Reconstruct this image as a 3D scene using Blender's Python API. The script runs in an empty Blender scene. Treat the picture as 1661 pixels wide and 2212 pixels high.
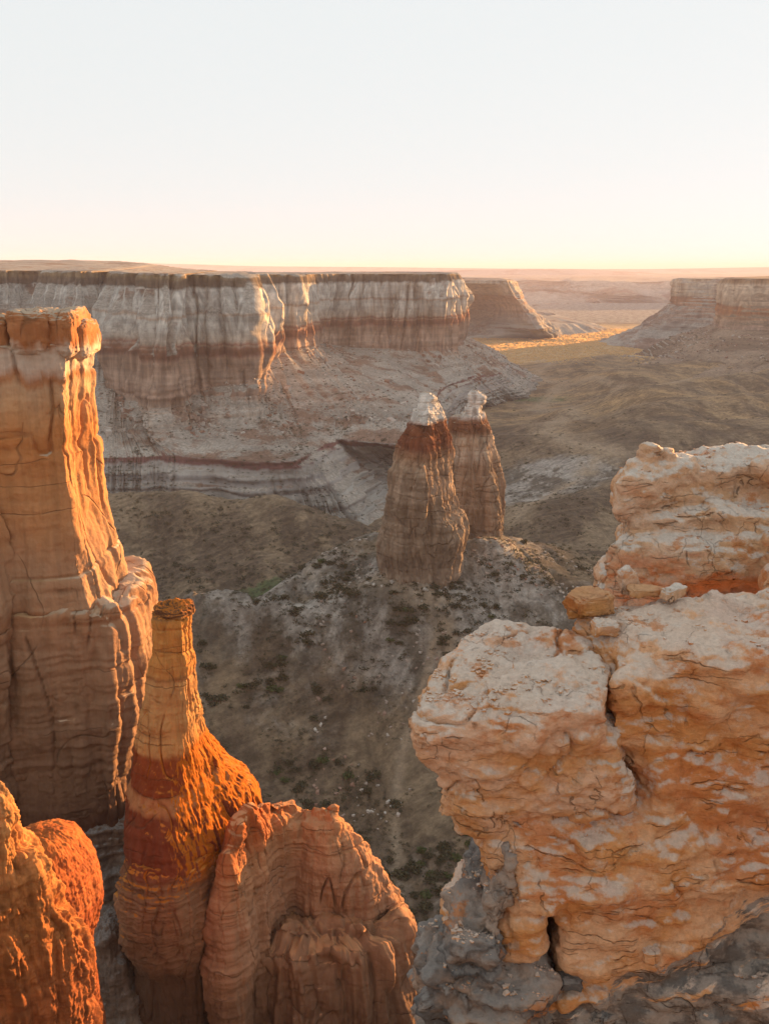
import bpy, math, random
import numpy as np
f32 = np.float32
S = bpy.context.scene
COL = S.collection
# ---------------------------------------------------------------- camera geometry (photo measured on a 1661 x 2212 grid)
FPX, CX, CY = 2000.0, 830.5, 1106.0
TH = math.atan((CY - 579.0) / FPX)
CT, ST = math.cos(TH), math.sin(TH)
def ray(px, py):
    yc = (CY - py) / FPX
    return np.array([(px - CX) / FPX, CT + yc * ST, -ST + yc * CT])
def P(px, py, z):            # point of the photo lying at height z
    d = ray(px, py); return d * (z / d[2])
def PD(px, py, D):           # point of the photo lying at forward distance D
    d = ray(px, py); return d * (D / d[1])
def Q(px, D, z):             # column px, distance D, height z
    L = D * CT - z * ST
    return np.array([(px - CX) / FPX * L, D, z])
# ---------------------------------------------------------------- noise
def _h(ix, iy, iz, seed):
    h = (ix.astype(np.int64) * 374761393 + iy.astype(np.int64) * 668265263 + iz.astype(np.int64) * 2147483647 + seed * 974634777) & 0xFFFFFFFF
    h = ((h ^ (h >> 13)) * 1274126177) & 0xFFFFFFFF
    h = ((h ^ (h >> 16)) * 2246822519) & 0xFFFFFFFF
    return (h ^ (h >> 15)).astype(np.uint32)
_G = np.array([[1,1,0],[-1,1,0],[1,-1,0],[-1,-1,0],[1,0,1],[-1,0,1],[1,0,-1],[-1,0,-1],[0,1,1],[0,-1,1],[0,1,-1],[0,-1,-1],[1,1,0],[-1,1,0],[0,-1,1],[0,-1,-1]], f32)
def noise(p, seed=0):
    p = np.asarray(p, f32)
    if len(p) > 200000:
        return np.concatenate([noise(p[i:i+200000], seed) for i in range(0, len(p), 200000)])
    i = np.floor(p); fr = (p - i).astype(f32); i = i.astype(np.int32)
    u = fr * fr * fr * (fr * (fr * 6 - 15) + 10)
    out = 0
    for dx in (0, 1):
        wx = u[:, 0] if dx else 1 - u[:, 0]
        for dy in (0, 1):
            wy = u[:, 1] if dy else 1 - u[:, 1]
            for dz in (0, 1):
                wz = u[:, 2] if dz else 1 - u[:, 2]
                g = _G[_h(i[:, 0] + dx, i[:, 1] + dy, i[:, 2] + dz, seed) & 15]
                dd = g[:, 0] * (fr[:, 0] - dx) + g[:, 1] * (fr[:, 1] - dy) + g[:, 2] * (fr[:, 2] - dz)
                out = out + wx * wy * wz * dd
    return out
def fbm(p, sc=(1, 1, 1), oct=4, seed=0, gain=.5, lac=2.03):
    p = np.asarray(p, f32) / np.asarray(sc, f32)
    a, out = 1.0, 0
    for k in range(oct):
        out = out + a * noise(p * (lac ** k), seed + 17 * k)
        a *= gain
    return out
def ridge(p, sc=(1, 1, 1), oct=3, seed=0, gain=.5):
    p = np.asarray(p, f32) / np.asarray(sc, f32)
    a, out = 1.0, 0
    for k in range(oct):
        out = out + a * (.15 + 2.3 * np.abs(noise(p * (2.07 ** k), seed + 31 * k)))
        a *= gain
    return out
def worley(p, sc=(1, 1, 1), seed=0):
    p = np.asarray(p, f32) / np.asarray(sc, f32)
    if len(p) > 200000:
        r = [worley(p[i:i+200000], (1, 1, 1), seed) for i in range(0, len(p), 200000)]
        return tuple(np.concatenate([q[k] for q in r]) for k in range(3))
    i = np.floor(p).astype(np.int32); n = len(p)
    f1 = np.full(n, 9., f32); f2 = np.full(n, 9., f32); idv = np.zeros(n, f32)
    for dx in (-1, 0, 1):
        for dy in (-1, 0, 1):
            for dz in (-1, 0, 1):
                cx, cy, cz = i[:, 0] + dx, i[:, 1] + dy, i[:, 2] + dz
                h = _h(cx, cy, cz, seed)
                d = ((cx + (h & 1023) / 1023. - p[:, 0]) ** 2 + (cy + ((h >> 10) & 1023) / 1023. - p[:, 1]) ** 2 + (cz + ((h >> 20) & 1023) / 1023. - p[:, 2]) ** 2).astype(f32)
                lt = d < f1
                f2 = np.where(lt, f1, np.minimum(f2, d)); idv = np.where(lt, (h & 65535) / 65535., idv); f1 = np.where(lt, d, f1)
    return np.sqrt(f1), np.sqrt(f2), idv.astype(f32)
def sstep(a, b, x):
    t = np.clip((x - a) / float(b - a), 0, 1); return t * t * (3 - 2 * t)
def interp(x, xs, ys):
    return np.interp(x, xs, ys)
# ---------------------------------------------------------------- mesh helpers
def mesh_raw(name, verts, quads=None, tris=None, mat=None, parent=None, smooth=True, attrs=None, link=True):
    me = bpy.data.meshes.new(name)
    verts = np.ascontiguousarray(verts, f32)
    loops, starts, tot = [], [], 0
    if quads is not None and len(quads):
        q = np.asarray(quads, np.int32); loops.append(q.ravel()); starts.append(np.arange(len(q), dtype=np.int32) * 4); tot = len(q) * 4
    if tris is not None and len(tris):
        t = np.asarray(tris, np.int32); loops.append(t.ravel()); starts.append(tot + np.arange(len(t), dtype=np.int32) * 3)
    loops = np.concatenate(loops); starts = np.concatenate(starts)
    me.vertices.add(len(verts)); me.vertices.foreach_set('co', verts.ravel())
    me.loops.add(len(loops)); me.loops.foreach_set('vertex_index', loops)
    me.polygons.add(len(starts)); me.polygons.foreach_set('loop_start', starts)
    me.update(calc_edges=True); me.validate()
    me.polygons.foreach_set('use_smooth', np.full(len(me.polygons), smooth))
    for k, v in (attrs or {}).items():
        if v.ndim == 1:
            a = me.attributes.new(k, 'FLOAT', 'POINT'); a.data.foreach_set('value', np.ascontiguousarray(v, f32))
        else:
            a = me.attributes.new(k, 'FLOAT_COLOR', 'POINT')
            c = np.ones((len(v), 4), f32); c[:, :3] = v; a.data.foreach_set('color', c.ravel())
    if mat: me.materials.append(getattr(mat, 'm', mat))
    o = bpy.data.objects.new(name, me)
    if link: COL.objects.link(o)
    if parent: o.parent = parent
    return o
def grid_quads(nu, nv, wrap=False):
    a = np.arange(nu * nv).reshape(nu, nv)
    if wrap: a = np.concatenate([a, a[:, :1]], 1)
    return np.stack([a[:-1, :-1], a[:-1, 1:], a[1:, 1:], a[1:, :-1]], -1).reshape(-1, 4)
def grid_normals(G, wrap=False, flip=False):
    if wrap:
        dv = np.roll(G, -1, 1) - np.roll(G, 1, 1)
    else:
        dv = np.gradient(G, axis=1)
    du = np.gradient(G, axis=0)
    n = np.cross(dv, du)
    n /= np.linalg.norm(n, axis=2, keepdims=True) + 1e-9
    return -n if flip else n
def crom(C, u):              # Catmull-Rom through rows of C at parameters u
    C = np.asarray(C, float); K = len(C)
    E = np.vstack([2 * C[0] - C[1], C, 2 * C[-1] - C[-2]])
    i = np.clip(np.floor(u).astype(int), 0, K - 2); t = (u - i)[:, None]
    p0, p1, p2, p3 = E[i], E[i + 1], E[i + 2], E[i + 3]
    return .5 * (2 * p1 + (p2 - p0) * t + (2 * p0 - 5 * p1 + 4 * p2 - p3) * t * t + (3 * p1 - p0 - 3 * p2 + p3) * t ** 3)
def contour_loft(contours, step, subs, tension=.75):
    """contours: list of K-point curves (top to bottom); subs: rows between each pair -> grid rows x cols x 3 and row parameter"""
    C = [np.asarray(c, float) for c in contours]; K = len(C[0])
    ref = C[min(2, len(C) - 1)]
    seg = np.linalg.norm(np.diff(ref, axis=0), axis=1)
    u = np.concatenate([k + np.arange(max(2, int(seg[k] / step))) / max(2, int(seg[k] / step)) for k in range(K - 1)] + [[K - 1.0]])
    cur = []
    for c in C:
        lin = np.stack([np.interp(u, np.arange(K), c[:, j]) for j in range(3)], 1)
        cur.append(tension * crom(c, u) + (1 - tension) * lin)
    rows, tp = [], []
    for k in range(len(cur) - 1):
        for j in range(subs[k]):
            t = j / subs[k]; rows.append(cur[k] * (1 - t) + cur[k + 1] * t); tp.append(k + t)
    rows.append(cur[-1]); tp.append(len(cur) - 1)
    return np.array(rows), np.array(tp), u
def disp(G, fn, wrap=False, flip=False):
    n = grid_normals(G, wrap, flip); sh = G.shape
    d = fn(G.reshape(-1, 3)).reshape(sh[:2])
    return G + n * d[..., None]
# ---------------------------------------------------------------- naming
def tag(o, label=None, cat=None, group=None, kind=None):
    if label: o['label'] = label
    if cat: o['category'] = cat
    if group: o['group'] = group
    if kind: o['kind'] = kind
    return o
def thing(name, loc, label, cat, group=None):
    o = bpy.data.objects.new(name, None); COL.objects.link(o); o.location = loc; o.empty_display_size = .5
    tag(o, label, cat, group); return o
# ---------------------------------------------------------------- material graph helper
class M:
    def __init__(s, name, rough=.95, spec=.15):
        s.m = bpy.data.materials.new(name); s.m.use_nodes = True; s.t = s.m.node_tree; s.n = s.t.nodes
        s.n.clear(); s.out = s.n.new('ShaderNodeOutputMaterial'); s.b = s.n.new('ShaderNodeBsdfPrincipled')
        s.b.inputs['Roughness'].default_value = rough
        s.b.inputs['Specular IOR Level'].default_value = spec
        s.L(s.b.outputs[0], s.out.inputs[0])
        s.geo = s.n.new('ShaderNodeNewGeometry'); s.pos = s.geo.outputs['Position']
    def L(s, a, b): s.t.links.new(a, b)
    def inp(s, sock, v):
        if isinstance(v, bpy.types.NodeSocket): s.L(v, sock)
        elif isinstance(v, (tuple, list)) and len(v) == 3 and sock.type == 'RGBA': sock.default_value = (*v, 1)
        else: sock.default_value = v
    def math(s, op, a, b=0., c=0., clamp=False):
        n = s.n.new('ShaderNodeMath'); n.operation = op; n.use_clamp = clamp
        for k, v in enumerate((a, b, c)): s.inp(n.inputs[k], v)
        return n.outputs[0]
    def vec(s, op, a, b=(0, 0, 0)):
        n = s.n.new('ShaderNodeVectorMath'); n.operation = op
        s.inp(n.inputs[0], a); s.inp(n.inputs[1], b); return n.outputs[0]
    def xyz(s, v):
        n = s.n.new('ShaderNodeSeparateXYZ'); s.inp(n.inputs[0], v); return n.outputs
    def comb(s, x, y, z):
        n = s.n.new('ShaderNodeCombineXYZ')
        for k, v in enumerate((x, y, z)): s.inp(n.inputs[k], v)
        return n.outputs[0]
    def noise(s, scale=(1, 1, 1), detail=4, rough=.55, v=None, dist=0., out=0):
        n = s.n.new('ShaderNodeTexNoise'); n.inputs['Scale'].default_value = 1; n.inputs['Detail'].default_value = detail
        n.inputs['Roughness'].default_value = rough; n.inputs['Distortion'].default_value = dist
        s.L(s.vec('MULTIPLY', v or s.pos, scale if isinstance(scale, tuple) else (scale,) * 3), n.inputs['Vector'])
        return n.outputs[out]
    def voro(s, scale=(1, 1, 1), feat='F1', v=None, out='Distance', rnd=1.):
        n = s.n.new('ShaderNodeTexVoronoi'); n.feature = feat; n.inputs['Scale'].default_value = 1; n.inputs['Randomness'].default_value = rnd
        s.L(s.vec('MULTIPLY', v or s.pos, scale if isinstance(scale, tuple) else (scale,) * 3), n.inputs['Vector'])
        return n.outputs[out]
    def ramp(s, fac, stops, interp='LINEAR'):
        n = s.n.new('ShaderNodeValToRGB'); n.color_ramp.interpolation = interp; e = n.color_ramp.elements
        while len(e) < len(stops): e.new(.5)
        for k, (p, c) in enumerate(stops):
            e[k].position = p; e[k].color = (*c, 1) if isinstance(c, (tuple, list)) else (c, c, c, 1)
        s.inp(n.inputs[0], fac); return n.outputs[0]
    def mix(s, fac, a, b, blend='MIX'):
        n = s.n.new('ShaderNodeMix'); n.data_type = 'RGBA'; n.blend_type = blend
        s.inp(n.inputs[0], fac); s.inp(n.inputs[6], a); s.inp(n.inputs[7], b); return n.outputs[2]
    def remap(s, v, a, b, c=0., d=1., smooth=True):
        n = s.n.new('ShaderNodeMapRange'); n.interpolation_type = 'SMOOTHSTEP' if smooth else 'LINEAR'
        s.inp(n.inputs[0], v)
        for k, x in enumerate((a, b, c, d)): s.inp(n.inputs[k + 1], x)
        return n.outputs[0]
    def attr(s, name, out='Color'):
        n = s.n.new('ShaderNodeAttribute'); n.attribute_name = name; return n.outputs[out]
    def color(s, c): s.inp(s.b.inputs['Base Color'], c)
    def bump(s, h, dist=.1, strength=1., prev=None):
        n = s.n.new('ShaderNodeBump'); n.inputs['Strength'].default_value = strength; n.inputs['Distance'].default_value = dist
        s.inp(n.inputs['Height'], h)
        if prev: s.L(prev, n.inputs['Normal'])
        s.L(n.outputs[0], s.b.inputs['Normal']); return n.outputs[0]
# ---------------------------------------------------------------- camera, sky, sun, haze
cam_d = bpy.data.cameras.new('camera'); cam = bpy.data.objects.new('camera', cam_d); COL.objects.link(cam)
cam_d.sensor_fit = 'VERTICAL'; cam_d.sensor_height = 36; cam_d.lens = 36 * FPX / 2212
cam_d.clip_end = 60000; cam_d.clip_start = .5
cam.location = (0, 0, 0); cam.rotation_euler = (math.pi / 2 - TH, 0, 0)
S.camera = cam
SUN_AZ, SUN_EL = math.radians(45), math.radians(3.7)      # azimuth measured from +Y towards +X
w = bpy.data.worlds.new('World'); S.world = w; w.use_nodes = True
nt = w.node_tree; nt.nodes.clear()
wo = nt.nodes.new('ShaderNodeOutputWorld'); bg = nt.nodes.new('ShaderNodeBackground'); sky = nt.nodes.new('ShaderNodeTexSky')
sky.sky_type = 'NISHITA'; sky.sun_disc = False; sky.sun_elevation = SUN_EL; sky.sun_rotation = SUN_AZ
sky.altitude = 1700; sky.air_density = 1.0; sky.dust_density = 2.5; sky.ozone_density = 1.0
bg.inputs[1].default_value = 0.108
gam = nt.nodes.new('ShaderNodeGamma'); gam.inputs[1].default_value = .22
hs = nt.nodes.new('ShaderNodeHueSaturation'); hs.inputs['Saturation'].default_value = .46; hs.inputs['Value'].default_value = 1.5
nt.links.new(sky.outputs[0], gam.inputs[0]); nt.links.new(gam.outputs[0], hs.inputs['Color']); mx = nt.nodes.new('ShaderNodeMix'); mx.data_type = 'RGBA'; mx.inputs[0].default_value = .66; mx.inputs[7].default_value = (1.79, 1.995, 2.0, 1)
tn = nt.nodes.new('ShaderNodeMix'); tn.data_type = 'RGBA'; tn.blend_type = 'MULTIPLY'; tn.inputs[0].default_value = 1; tn.inputs[7].default_value = (1, .925, .95, 1)
nt.links.new(hs.outputs[0], tn.inputs[6]); nt.links.new(tn.outputs[2], mx.inputs[6]); nt.links.new(mx.outputs[2], bg.inputs[0]); nt.links.new(bg.outputs[0], wo.inputs[0])
sd = bpy.data.lights.new('sun', 'SUN'); so = bpy.data.objects.new('sun', sd); COL.objects.link(so)
sd.energy = 5.0; sd.angle = math.radians(.6); sd.color = (1, .52, .19)
so.rotation_euler = (math.pi / 2 - SUN_EL, 0, math.pi - SUN_AZ)
S.view_settings.view_transform = 'Standard'; S.view_settings.look = 'None'; S.view_settings.gamma = 1
S.view_settings.exposure = 2.12
S.cycles.max_bounces = 6; S.cycles.diffuse_bounces = 4; S.cycles.volume_bounces = 1; S.cycles.use_denoising = True
hz = bpy.data.materials.new('haze_air'); hz.use_nodes = True; hn = hz.node_tree; hn.nodes.clear()
ho = hn.nodes.new('ShaderNodeOutputMaterial'); hv = hn.nodes.new('ShaderNodeVolumePrincipled')
hv.inputs['Color'].default_value = (.78, .72, .84, 1); hv.inputs['Density'].default_value = 0.00012; hv.inputs['Anisotropy'].default_value = 0.
hn.links.new(hv.outputs[0], ho.inputs['Volume'])
x0, x1, y0, y1, z0, z1 = -18500, 18500, -1700, 25500, -135, 75
hb = mesh_raw('haze', np.array([[x, y, z] for x in (x0, x1) for y in (y0, y1) for z in (z0, z1)]), quads=[[0, 1, 3, 2], [4, 6, 7, 5], [0, 4, 5, 1], [2, 3, 7, 6], [0, 2, 6, 4], [1, 5, 7, 3]], mat=hz, smooth=False)
tag(hb, kind='stuff')
# ---------------------------------------------------------------- colours of the rock layers by height (z)
def strata_mat(name, stops, z0, z1, streak=.35, warp=5., talus=(.30, .27, .235), talus2=(.20, .13, .095), fine=1., lay=.16, bump=.8, flank=None, veins=None, sat=1., lohi=(.62, .80), rough=.95, tal_detail=True, line=0.):
    m = M(name, rough)
    x, y, z = m.xyz(m.pos)
    wv = m.math('MULTIPLY', m.math('SUBTRACT', m.noise((.02 / fine, .02 / fine, .05 / fine), 3), .5), warp)
    streaks = m.noise((.16 / fine, .16 / fine, .008 / fine), 4, .6)
    wz = m.math('ADD', m.math('ADD', z, wv), m.math('MULTIPLY', m.math('SUBTRACT', streaks, .5), warp * .8))
    fac = m.remap(wz, z0, z1, 0, 1, False)
    c = m.ramp(fac, stops)
    st2 = m.remap(m.noise((.34 / fine, .34 / fine, .016 / fine), 5, .62), .35, .65, 1 - streak, 1 + streak * .55)
    c = m.mix(m.remap(z, -78 if z0 < -90 else z0 - 5, -64 if z0 < -90 else z0 - 4, .15, 1), c, m.mix(1., c, m.comb(st2, st2, st2), 'MULTIPLY'))
    lay = m.remap(m.noise((.03 / fine, .03 / fine, .3 / fine), 4, .62), .33, .66, 1 - lay * 1.2, 1 + lay * .8)
    c = m.mix(1., c, m.comb(lay, lay, lay), 'MULTIPLY')
    nz = m.xyz(m.geo.outputs['Normal'])[2]
    tm = m.remap(m.math('ADD', nz, m.math('MULTIPLY', m.math('SUBTRACT', m.noise(.12 / fine, 5, .65), .5), .35)), lohi[0] - .12, lohi[1] - .12)
    tn = m.noise((.03 / fine, .03 / fine, .05 / fine), 7, .68)
    tc = m.mix(m.remap(tn, .50, .60), talus, talus2)
    tl = m.remap(m.noise((.03, .03, .35 / fine), 5, .6), .3, .7, .75, 1.2)
    tc = m.mix(1., tc, m.comb(tl, tl, tl), 'MULTIPLY')
    if tal_detail:   # scree speckle
        sp = m.remap(m.noise(.9 / fine, 4, .75), .35, .7, .72, 1.28)
        tc = m.mix(1., tc, m.comb(sp, sp, sp), 'MULTIPLY')
    c = m.mix(tm, c, tc)
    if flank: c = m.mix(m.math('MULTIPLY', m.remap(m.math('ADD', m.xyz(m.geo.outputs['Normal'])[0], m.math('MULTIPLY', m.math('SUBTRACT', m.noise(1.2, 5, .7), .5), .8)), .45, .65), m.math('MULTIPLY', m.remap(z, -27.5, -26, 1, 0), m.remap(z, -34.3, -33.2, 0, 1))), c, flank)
    cg = None
    if veins:            # thin joints tinted dark and grooved: mostly upright, some along the bedding, some slanting
        vs, vz, vw = veins
        wv2 = m.vec('ADD', m.pos, m.vec('MULTIPLY', m.noise(.5 / vs, 3, .6, out=1), (.5 * vs,) * 3))
        g = None
        for (sc_, off_, wd_) in (((1 / vs, 1 / vs, 1 / vz), 0, 1.), ((.1 / vs, .1 / vs, 1.3 / vs), 40, .8), ((.6 / vs, .6 / vs, .45 / vs), 80, .8)):
            nn = m.noise(sc_, 0, .5, v=m.vec('ADD', wv2, (off_, off_, off_)))
            l = m.remap(m.math('ABSOLUTE', m.math('SUBTRACT', nn, .5)), 0, vw * wd_, 1, 0)
            l = m.math('MULTIPLY', l, m.remap(m.noise(.45 / vs, 2, .5, v=m.vec('ADD', m.pos, (off_ + 9, 5, 1))), .5, .6))
            g = l if g is None else m.math('MAXIMUM', g, l)
        cg = g
        c = m.mix(m.math('MULTIPLY', g, .45), c, (.07, .04, .025))
    if sat != 1.:
        hs_ = m.n.new('ShaderNodeHueSaturation'); hs_.inputs['Saturation'].default_value = sat; hs_.inputs['Value'].default_value = .93; m.L(c, hs_.inputs['Color']); c = hs_.outputs[0]
    m.color(c)
    h = m.noise((.55 / fine, .55 / fine, .55 / fine), 9, .68)
    if cg: h = m.math('SUBTRACT', h, m.math('MULTIPLY', cg, .8))
    m.bump(h, bump * fine, .7)
    return m
def Z(zs, z0, z1): return [((z - z0) / (z1 - z0), c) for z, c in zs]
WHITE, CREAM, RED, DRED, PINK, GREY, DARK, TAN = (.43, .40, .36), (.40, .33, .26), (.25, .105, .06), (.19, .07, .045), (.34, .24, .185), (.34, .325, .295), (.11, .085, .065), (.33, .255, .18)
wall_mat = strata_mat('layered_cliff_rock', Z([(-106, GREY), (-98, (.34, .325, .30)), (-97, (.22, .19, .17)), (-96, GREY), (-90.5, (.35, .335, .31)), (-90, (.17, .14, .13)), (-89, (.31, .29, .27)), (-84, (.27, .25, .24)), (-83.4, (.36, .34, .31)), (-80, (.33, .31, .29)), (-79, (.15, .07, .065)), (-76.5, (.16, .08, .07)), (-75.5, GREY), (-63, (.33, .27, .22)), (-58, (.28, .185, .14)), (-50, PINK), (-41, (.29, .19, .14)), (-39, (.17, .075, .05)), (-36, (.21, .095, .06)), (-35, (.30, .20, .15)), (-34.2, (.22, .10, .065)), (-32.6, (.38, .31, .25)), (-26, WHITE), (-22.5, WHITE), (-21.5, (.34, .25, .19)), (-20, WHITE), (-10, (.47, .44, .40)), (-8.5, DARK), (-5.5, (.14, .10, .07)), (-4, (.2, .145, .085)), (4, (.19, .135, .075))], -106, 4), -106, 4, lohi=(.68, .86))
far_mat = strata_mat('far_cliff_rock', Z([(-104, GREY), (-86, GREY), (-85, (.2, .12, .09)), (-83, GREY), (-70, (.33, .27, .23)), (-60, PINK), (-48, (.36, .23, .16)), (-44, (.30, .16, .09)), (-39, (.28, .15, .09)), (-37, (.40, .31, .23)), (-20, (.42, .36, .29)), (-16, (.38, .30, .22)), (-13, DARK), (-8, TAN)], -104, 0), -104, 0, fine=2.2, warp=6)
right_mat = strata_mat('right_cliff_rock', Z([(-104, GREY), (-86, GREY), (-70, (.33, .27, .23)), (-60, PINK), (-52, (.40, .27, .18)), (-46, (.33, .15, .07)), (-39, (.30, .14, .07)), (-37, (.42, .31, .22)), (-18, (.44, .36, .28)), (-15.5, (.30, .21, .13)), (-10, (.24, .16, .10)), (-8, TAN)], -104, 0), -104, 0, fine=2., warp=5, talus=(.235, .175, .125), talus2=(.15, .105, .07))
dist_mat = strata_mat('badland_rock', Z([(-104, GREY), (-80, (.36, .32, .29)), (-74, (.28, .19, .15)), (-68, (.40, .37, .34)), (-55, (.34, .27, .23)), (-50, (.40, .36, .33)), (-44, TAN), (0, TAN)], -104, 0), -104, 0, fine=7., warp=14)

SKIN = {}
# ---------------------------------------------------------------- cliffs: contour lofts
def cliff(name, contours, step, subs, wc, wt, mat, flute=3., buttress=6., gully=2., fs=7., bs=28., gs=16., seed=1, tension=.75, strata=.5, flip=False, rough=.5, slot=4., label=None, terr=0.):
    G, tp, u = contour_loft(contours, step, subs, tension)
    nr, nc = G.shape[:2]
    WC = np.interp(tp, np.arange(len(wc)), wc)[:, None]; WT = np.interp(tp, np.arange(len(wt)), wt)[:, None]
    def rs(a): return a.reshape(nr, nc)
    n0 = -grid_normals(G, flip=flip); n0[..., 2] *= .25 * (WT / (WT + WC + .01)); n0 /= np.maximum(np.linalg.norm(n0, axis=2, keepdims=True), .6)
    p = G.reshape(-1, 3)
    ir = int(np.argmin(np.abs(tp - min(3., tp[-1] * .5)))); pr = np.broadcast_to(G[ir][None], G.shape).reshape(-1, 3)
    k_ = np.clip(.12 * WT / (WT + WC + .01), 0, .12) * np.ones((1, nc)); k_ = k_.reshape(-1, 1)
    q_ = np.concatenate([pr[:, :2] * (1 - k_) + p[:, :2] * k_, p[:, 2:3]], 1)       # grooves run straight down the face
    wp = q_ + np.stack([fbm(q_, (16, 16, 90), 3, seed + 5), fbm(q_, (16, 16, 90), 3, seed + 6), 0 * p[:, 0]], 1) * 4
    bt = rs(fbm(wp, (bs, bs, bs * 5), 3, seed))
    fl = rs(ridge(wp, (fs * 2, fs * 2, fs * 14), 4, seed + 2, .55))
    zrow = G[..., 2]
    st = rs(fbm(np.stack([p[:, 0] / 90, p[:, 1] / 90, p[:, 2] / 2.2], 1), oct=3, seed=seed + 9))
    gl = rs(ridge(wp, (gs * 2, gs * 2, gs * 9), 4, seed + 3))
    rg = rs(fbm(p, (5, 5, 5), 4, seed + 4, .6))
    sn = rs(fbm(wp, (fs * 3, fs * 3, fs * 60), 2, seed + 11)); sl = -np.exp(-(sn / .075) ** 2) * rs(sstep(-.15, .25, fbm(wp, (fs * 9, fs * 9, fs * 9), 2, seed + 12)))
    gl2 = rs(ridge(wp, (gs * .6, gs * .6, gs * 3), 3, seed + 13))
    d = WC * (buttress * bt * 1.6 + flute * (fl - 1.2) + slot * sl + strata * st + rough * rg) + WT * (gully * (gl - 1.1) + gully * .45 * (gl2 - 1.) + terr * np.tanh(4 * st) + buttress * .7 * bt + .5 * rough * rg + strata * st)
    G = G + n0 * d[..., None]
    SKIN[name] = (G, tp)
    V = G.reshape(-1, 3); q = grid_quads(nr, nc)
    if not flip: q = q[:, ::-1]
    o = mesh_raw(name, V, quads=q, mat=mat); tag(o, label, kind='structure'); return o

def push(a, foot, px, back, z):      # a point of the rim standing `back` metres behind its foot, in photo column px
    return Q(px, foot[1] + back, z)
def off(pts, dx, dy, z):
    return [(p[0] + dx, p[1] + dy, z) for p in pts]
# --- the long cliff on the left, ending at its corner above the plain
foot = [Q(-700, 440, -30), Q(-150, 520, -30), Q(50, 560, -30), Q(170, 520, -34), Q(240, 560, -36), P(262, 850, -60), P(330, 880, -60), P(405, 873, -60), P(417, 848, -57), P(548, 820, -51.5), P(560, 772, -49), P(664, 752, -46.5), P(694, 742, -51), P(740, 748, -55), P(858, 757, -57), P(966, 757, -58), Q(992, 765, -58), Q(985, 900, -58), Q(890, 1020, -58)]
rpx = [-700, -150, 60, 175, 238, 268, 335, 397, 415, 530, 560, 650, 697, 760, 860, 966, 978, 975, 880]
rbk = [30, 34, 36, 30, 26, 26, 28, 22, 26, 20, 22, 14, 16, 14, 14, 11, 4, 0, -14]
rim = [push(None, ft, px, bk, -1 - min(3, k / 4)) for k, (ft, px, bk) in enumerate(zip(foot, rpx, rbk))]
back = [(p[0] - 60, p[1] + 420, h) for p, h in zip(rim, (7, 8, 7, 4, 2, 0, -1, -2, -3, -3, -4, -4, -4.5, -4.5, -4, -5, -5, -5, -5))]
back[15] = (rim[15][0] - 45, rim[15][1] + 230, -4); back[16] = (rim[16][0] - 40, rim[16][1] + 180, -4); back[17] = (rim[17][0] - 40, rim[17][1] + 90, -4); back[18] = (rim[18][0] - 60, rim[18][1] + 30, -4)
ledge = off(rim, 0, -2.5, -9)
sh = []
for k, (a, b) in enumerate(zip(rim, foot)):
    t = .45
    if k in (5, 6, 7): t = .55
    if k in (9, 11): t = .62
    sh.append((a[0] * (1 - t) + b[0] * t, a[1] * (1 - t) + b[1] * t, -21))
sh[15] = (foot[15][0] - 2, foot[15][1], -21)
red = []
for k, (a, b) in enumerate(zip(sh, foot)):
    t = .6
    if k in (5, 6, 7): t = .9
    red.append((a[0] * (1 - t) + b[0] * t, a[1] * (1 - t) + b[1] * t, max(-38, b[2] + 4)))
tal = [Q(-700, 400, -60), Q(-150, 440, -62), Q(60, 450, -66), Q(170, 440, -68), P(230, 925, -69), P(290, 935, -70), P(340, 940, -70), P(405, 930, -70), P(450, 925, -70), P(560, 915, -70), P(640, 903, -70), P(740, 900, -70), P(880, 897, -70), P(915, 862, -72), P(960, 832, -76), P(1020, 820, -78), Q(1082, 745, -80), Q(1080, 900, -80), Q(960, 1060, -80)]
bench = [Q(-700, 370, -77), Q(-150, 385, -77), P(60, 985, -77), P(150, 985, -77), P(230, 987, -77), P(310, 986, -77), P(380, 984, -77), P(450, 990, -77), P(540, 997, -77), P(630, 996, -77), P(665, 975, -77), P(730, 950, -77), P(868, 962, -77), P(925, 930, -79), P(985, 868, -86), P(1050, 846, -88), Q(1110, 745, -88), Q(1100, 900, -88), Q(1000, 1080, -88)]
base = [Q(-700, 330, -106), Q(-150, 345, -106), P(60, 1150, -106), P(150, 1150, -106), P(230, 1150, -106), P(310, 1150, -106), P(380, 1150, -106), P(470, 1150, -106), P(580, 1150, -106), P(680, 1150, -106), P(790, 1150, -106), P(850, 1060, -106), P(910, 990, -106), P(980, 950, -106), P(1020, 895, -106), P(1100, 880, -106), Q(1175, 745, -106), Q(1180, 900, -106), Q(1060, 1100, -106)]
canyon_wall = cliff('canyon_wall', [back, rim, ledge, sh, red, foot, tal, bench, base], .85, [26, 6, 16, 24, 34, 26, 20, 44],
      [.05, .45, .7, 1.1, 1, .5, .0, 0, 0], [.15, .1, 0, 0, 0, .35, .6, .3, 1.3], wall_mat, flute=4.6, buttress=7.5, gully=4.2, slot=9, strata=.06, rough=.22, fs=5, bs=26, gs=13, seed=3, tension=.35, terr=1.3,
      label='long layered cliff with white rim, dark red band and grey skirts on the left')
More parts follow.
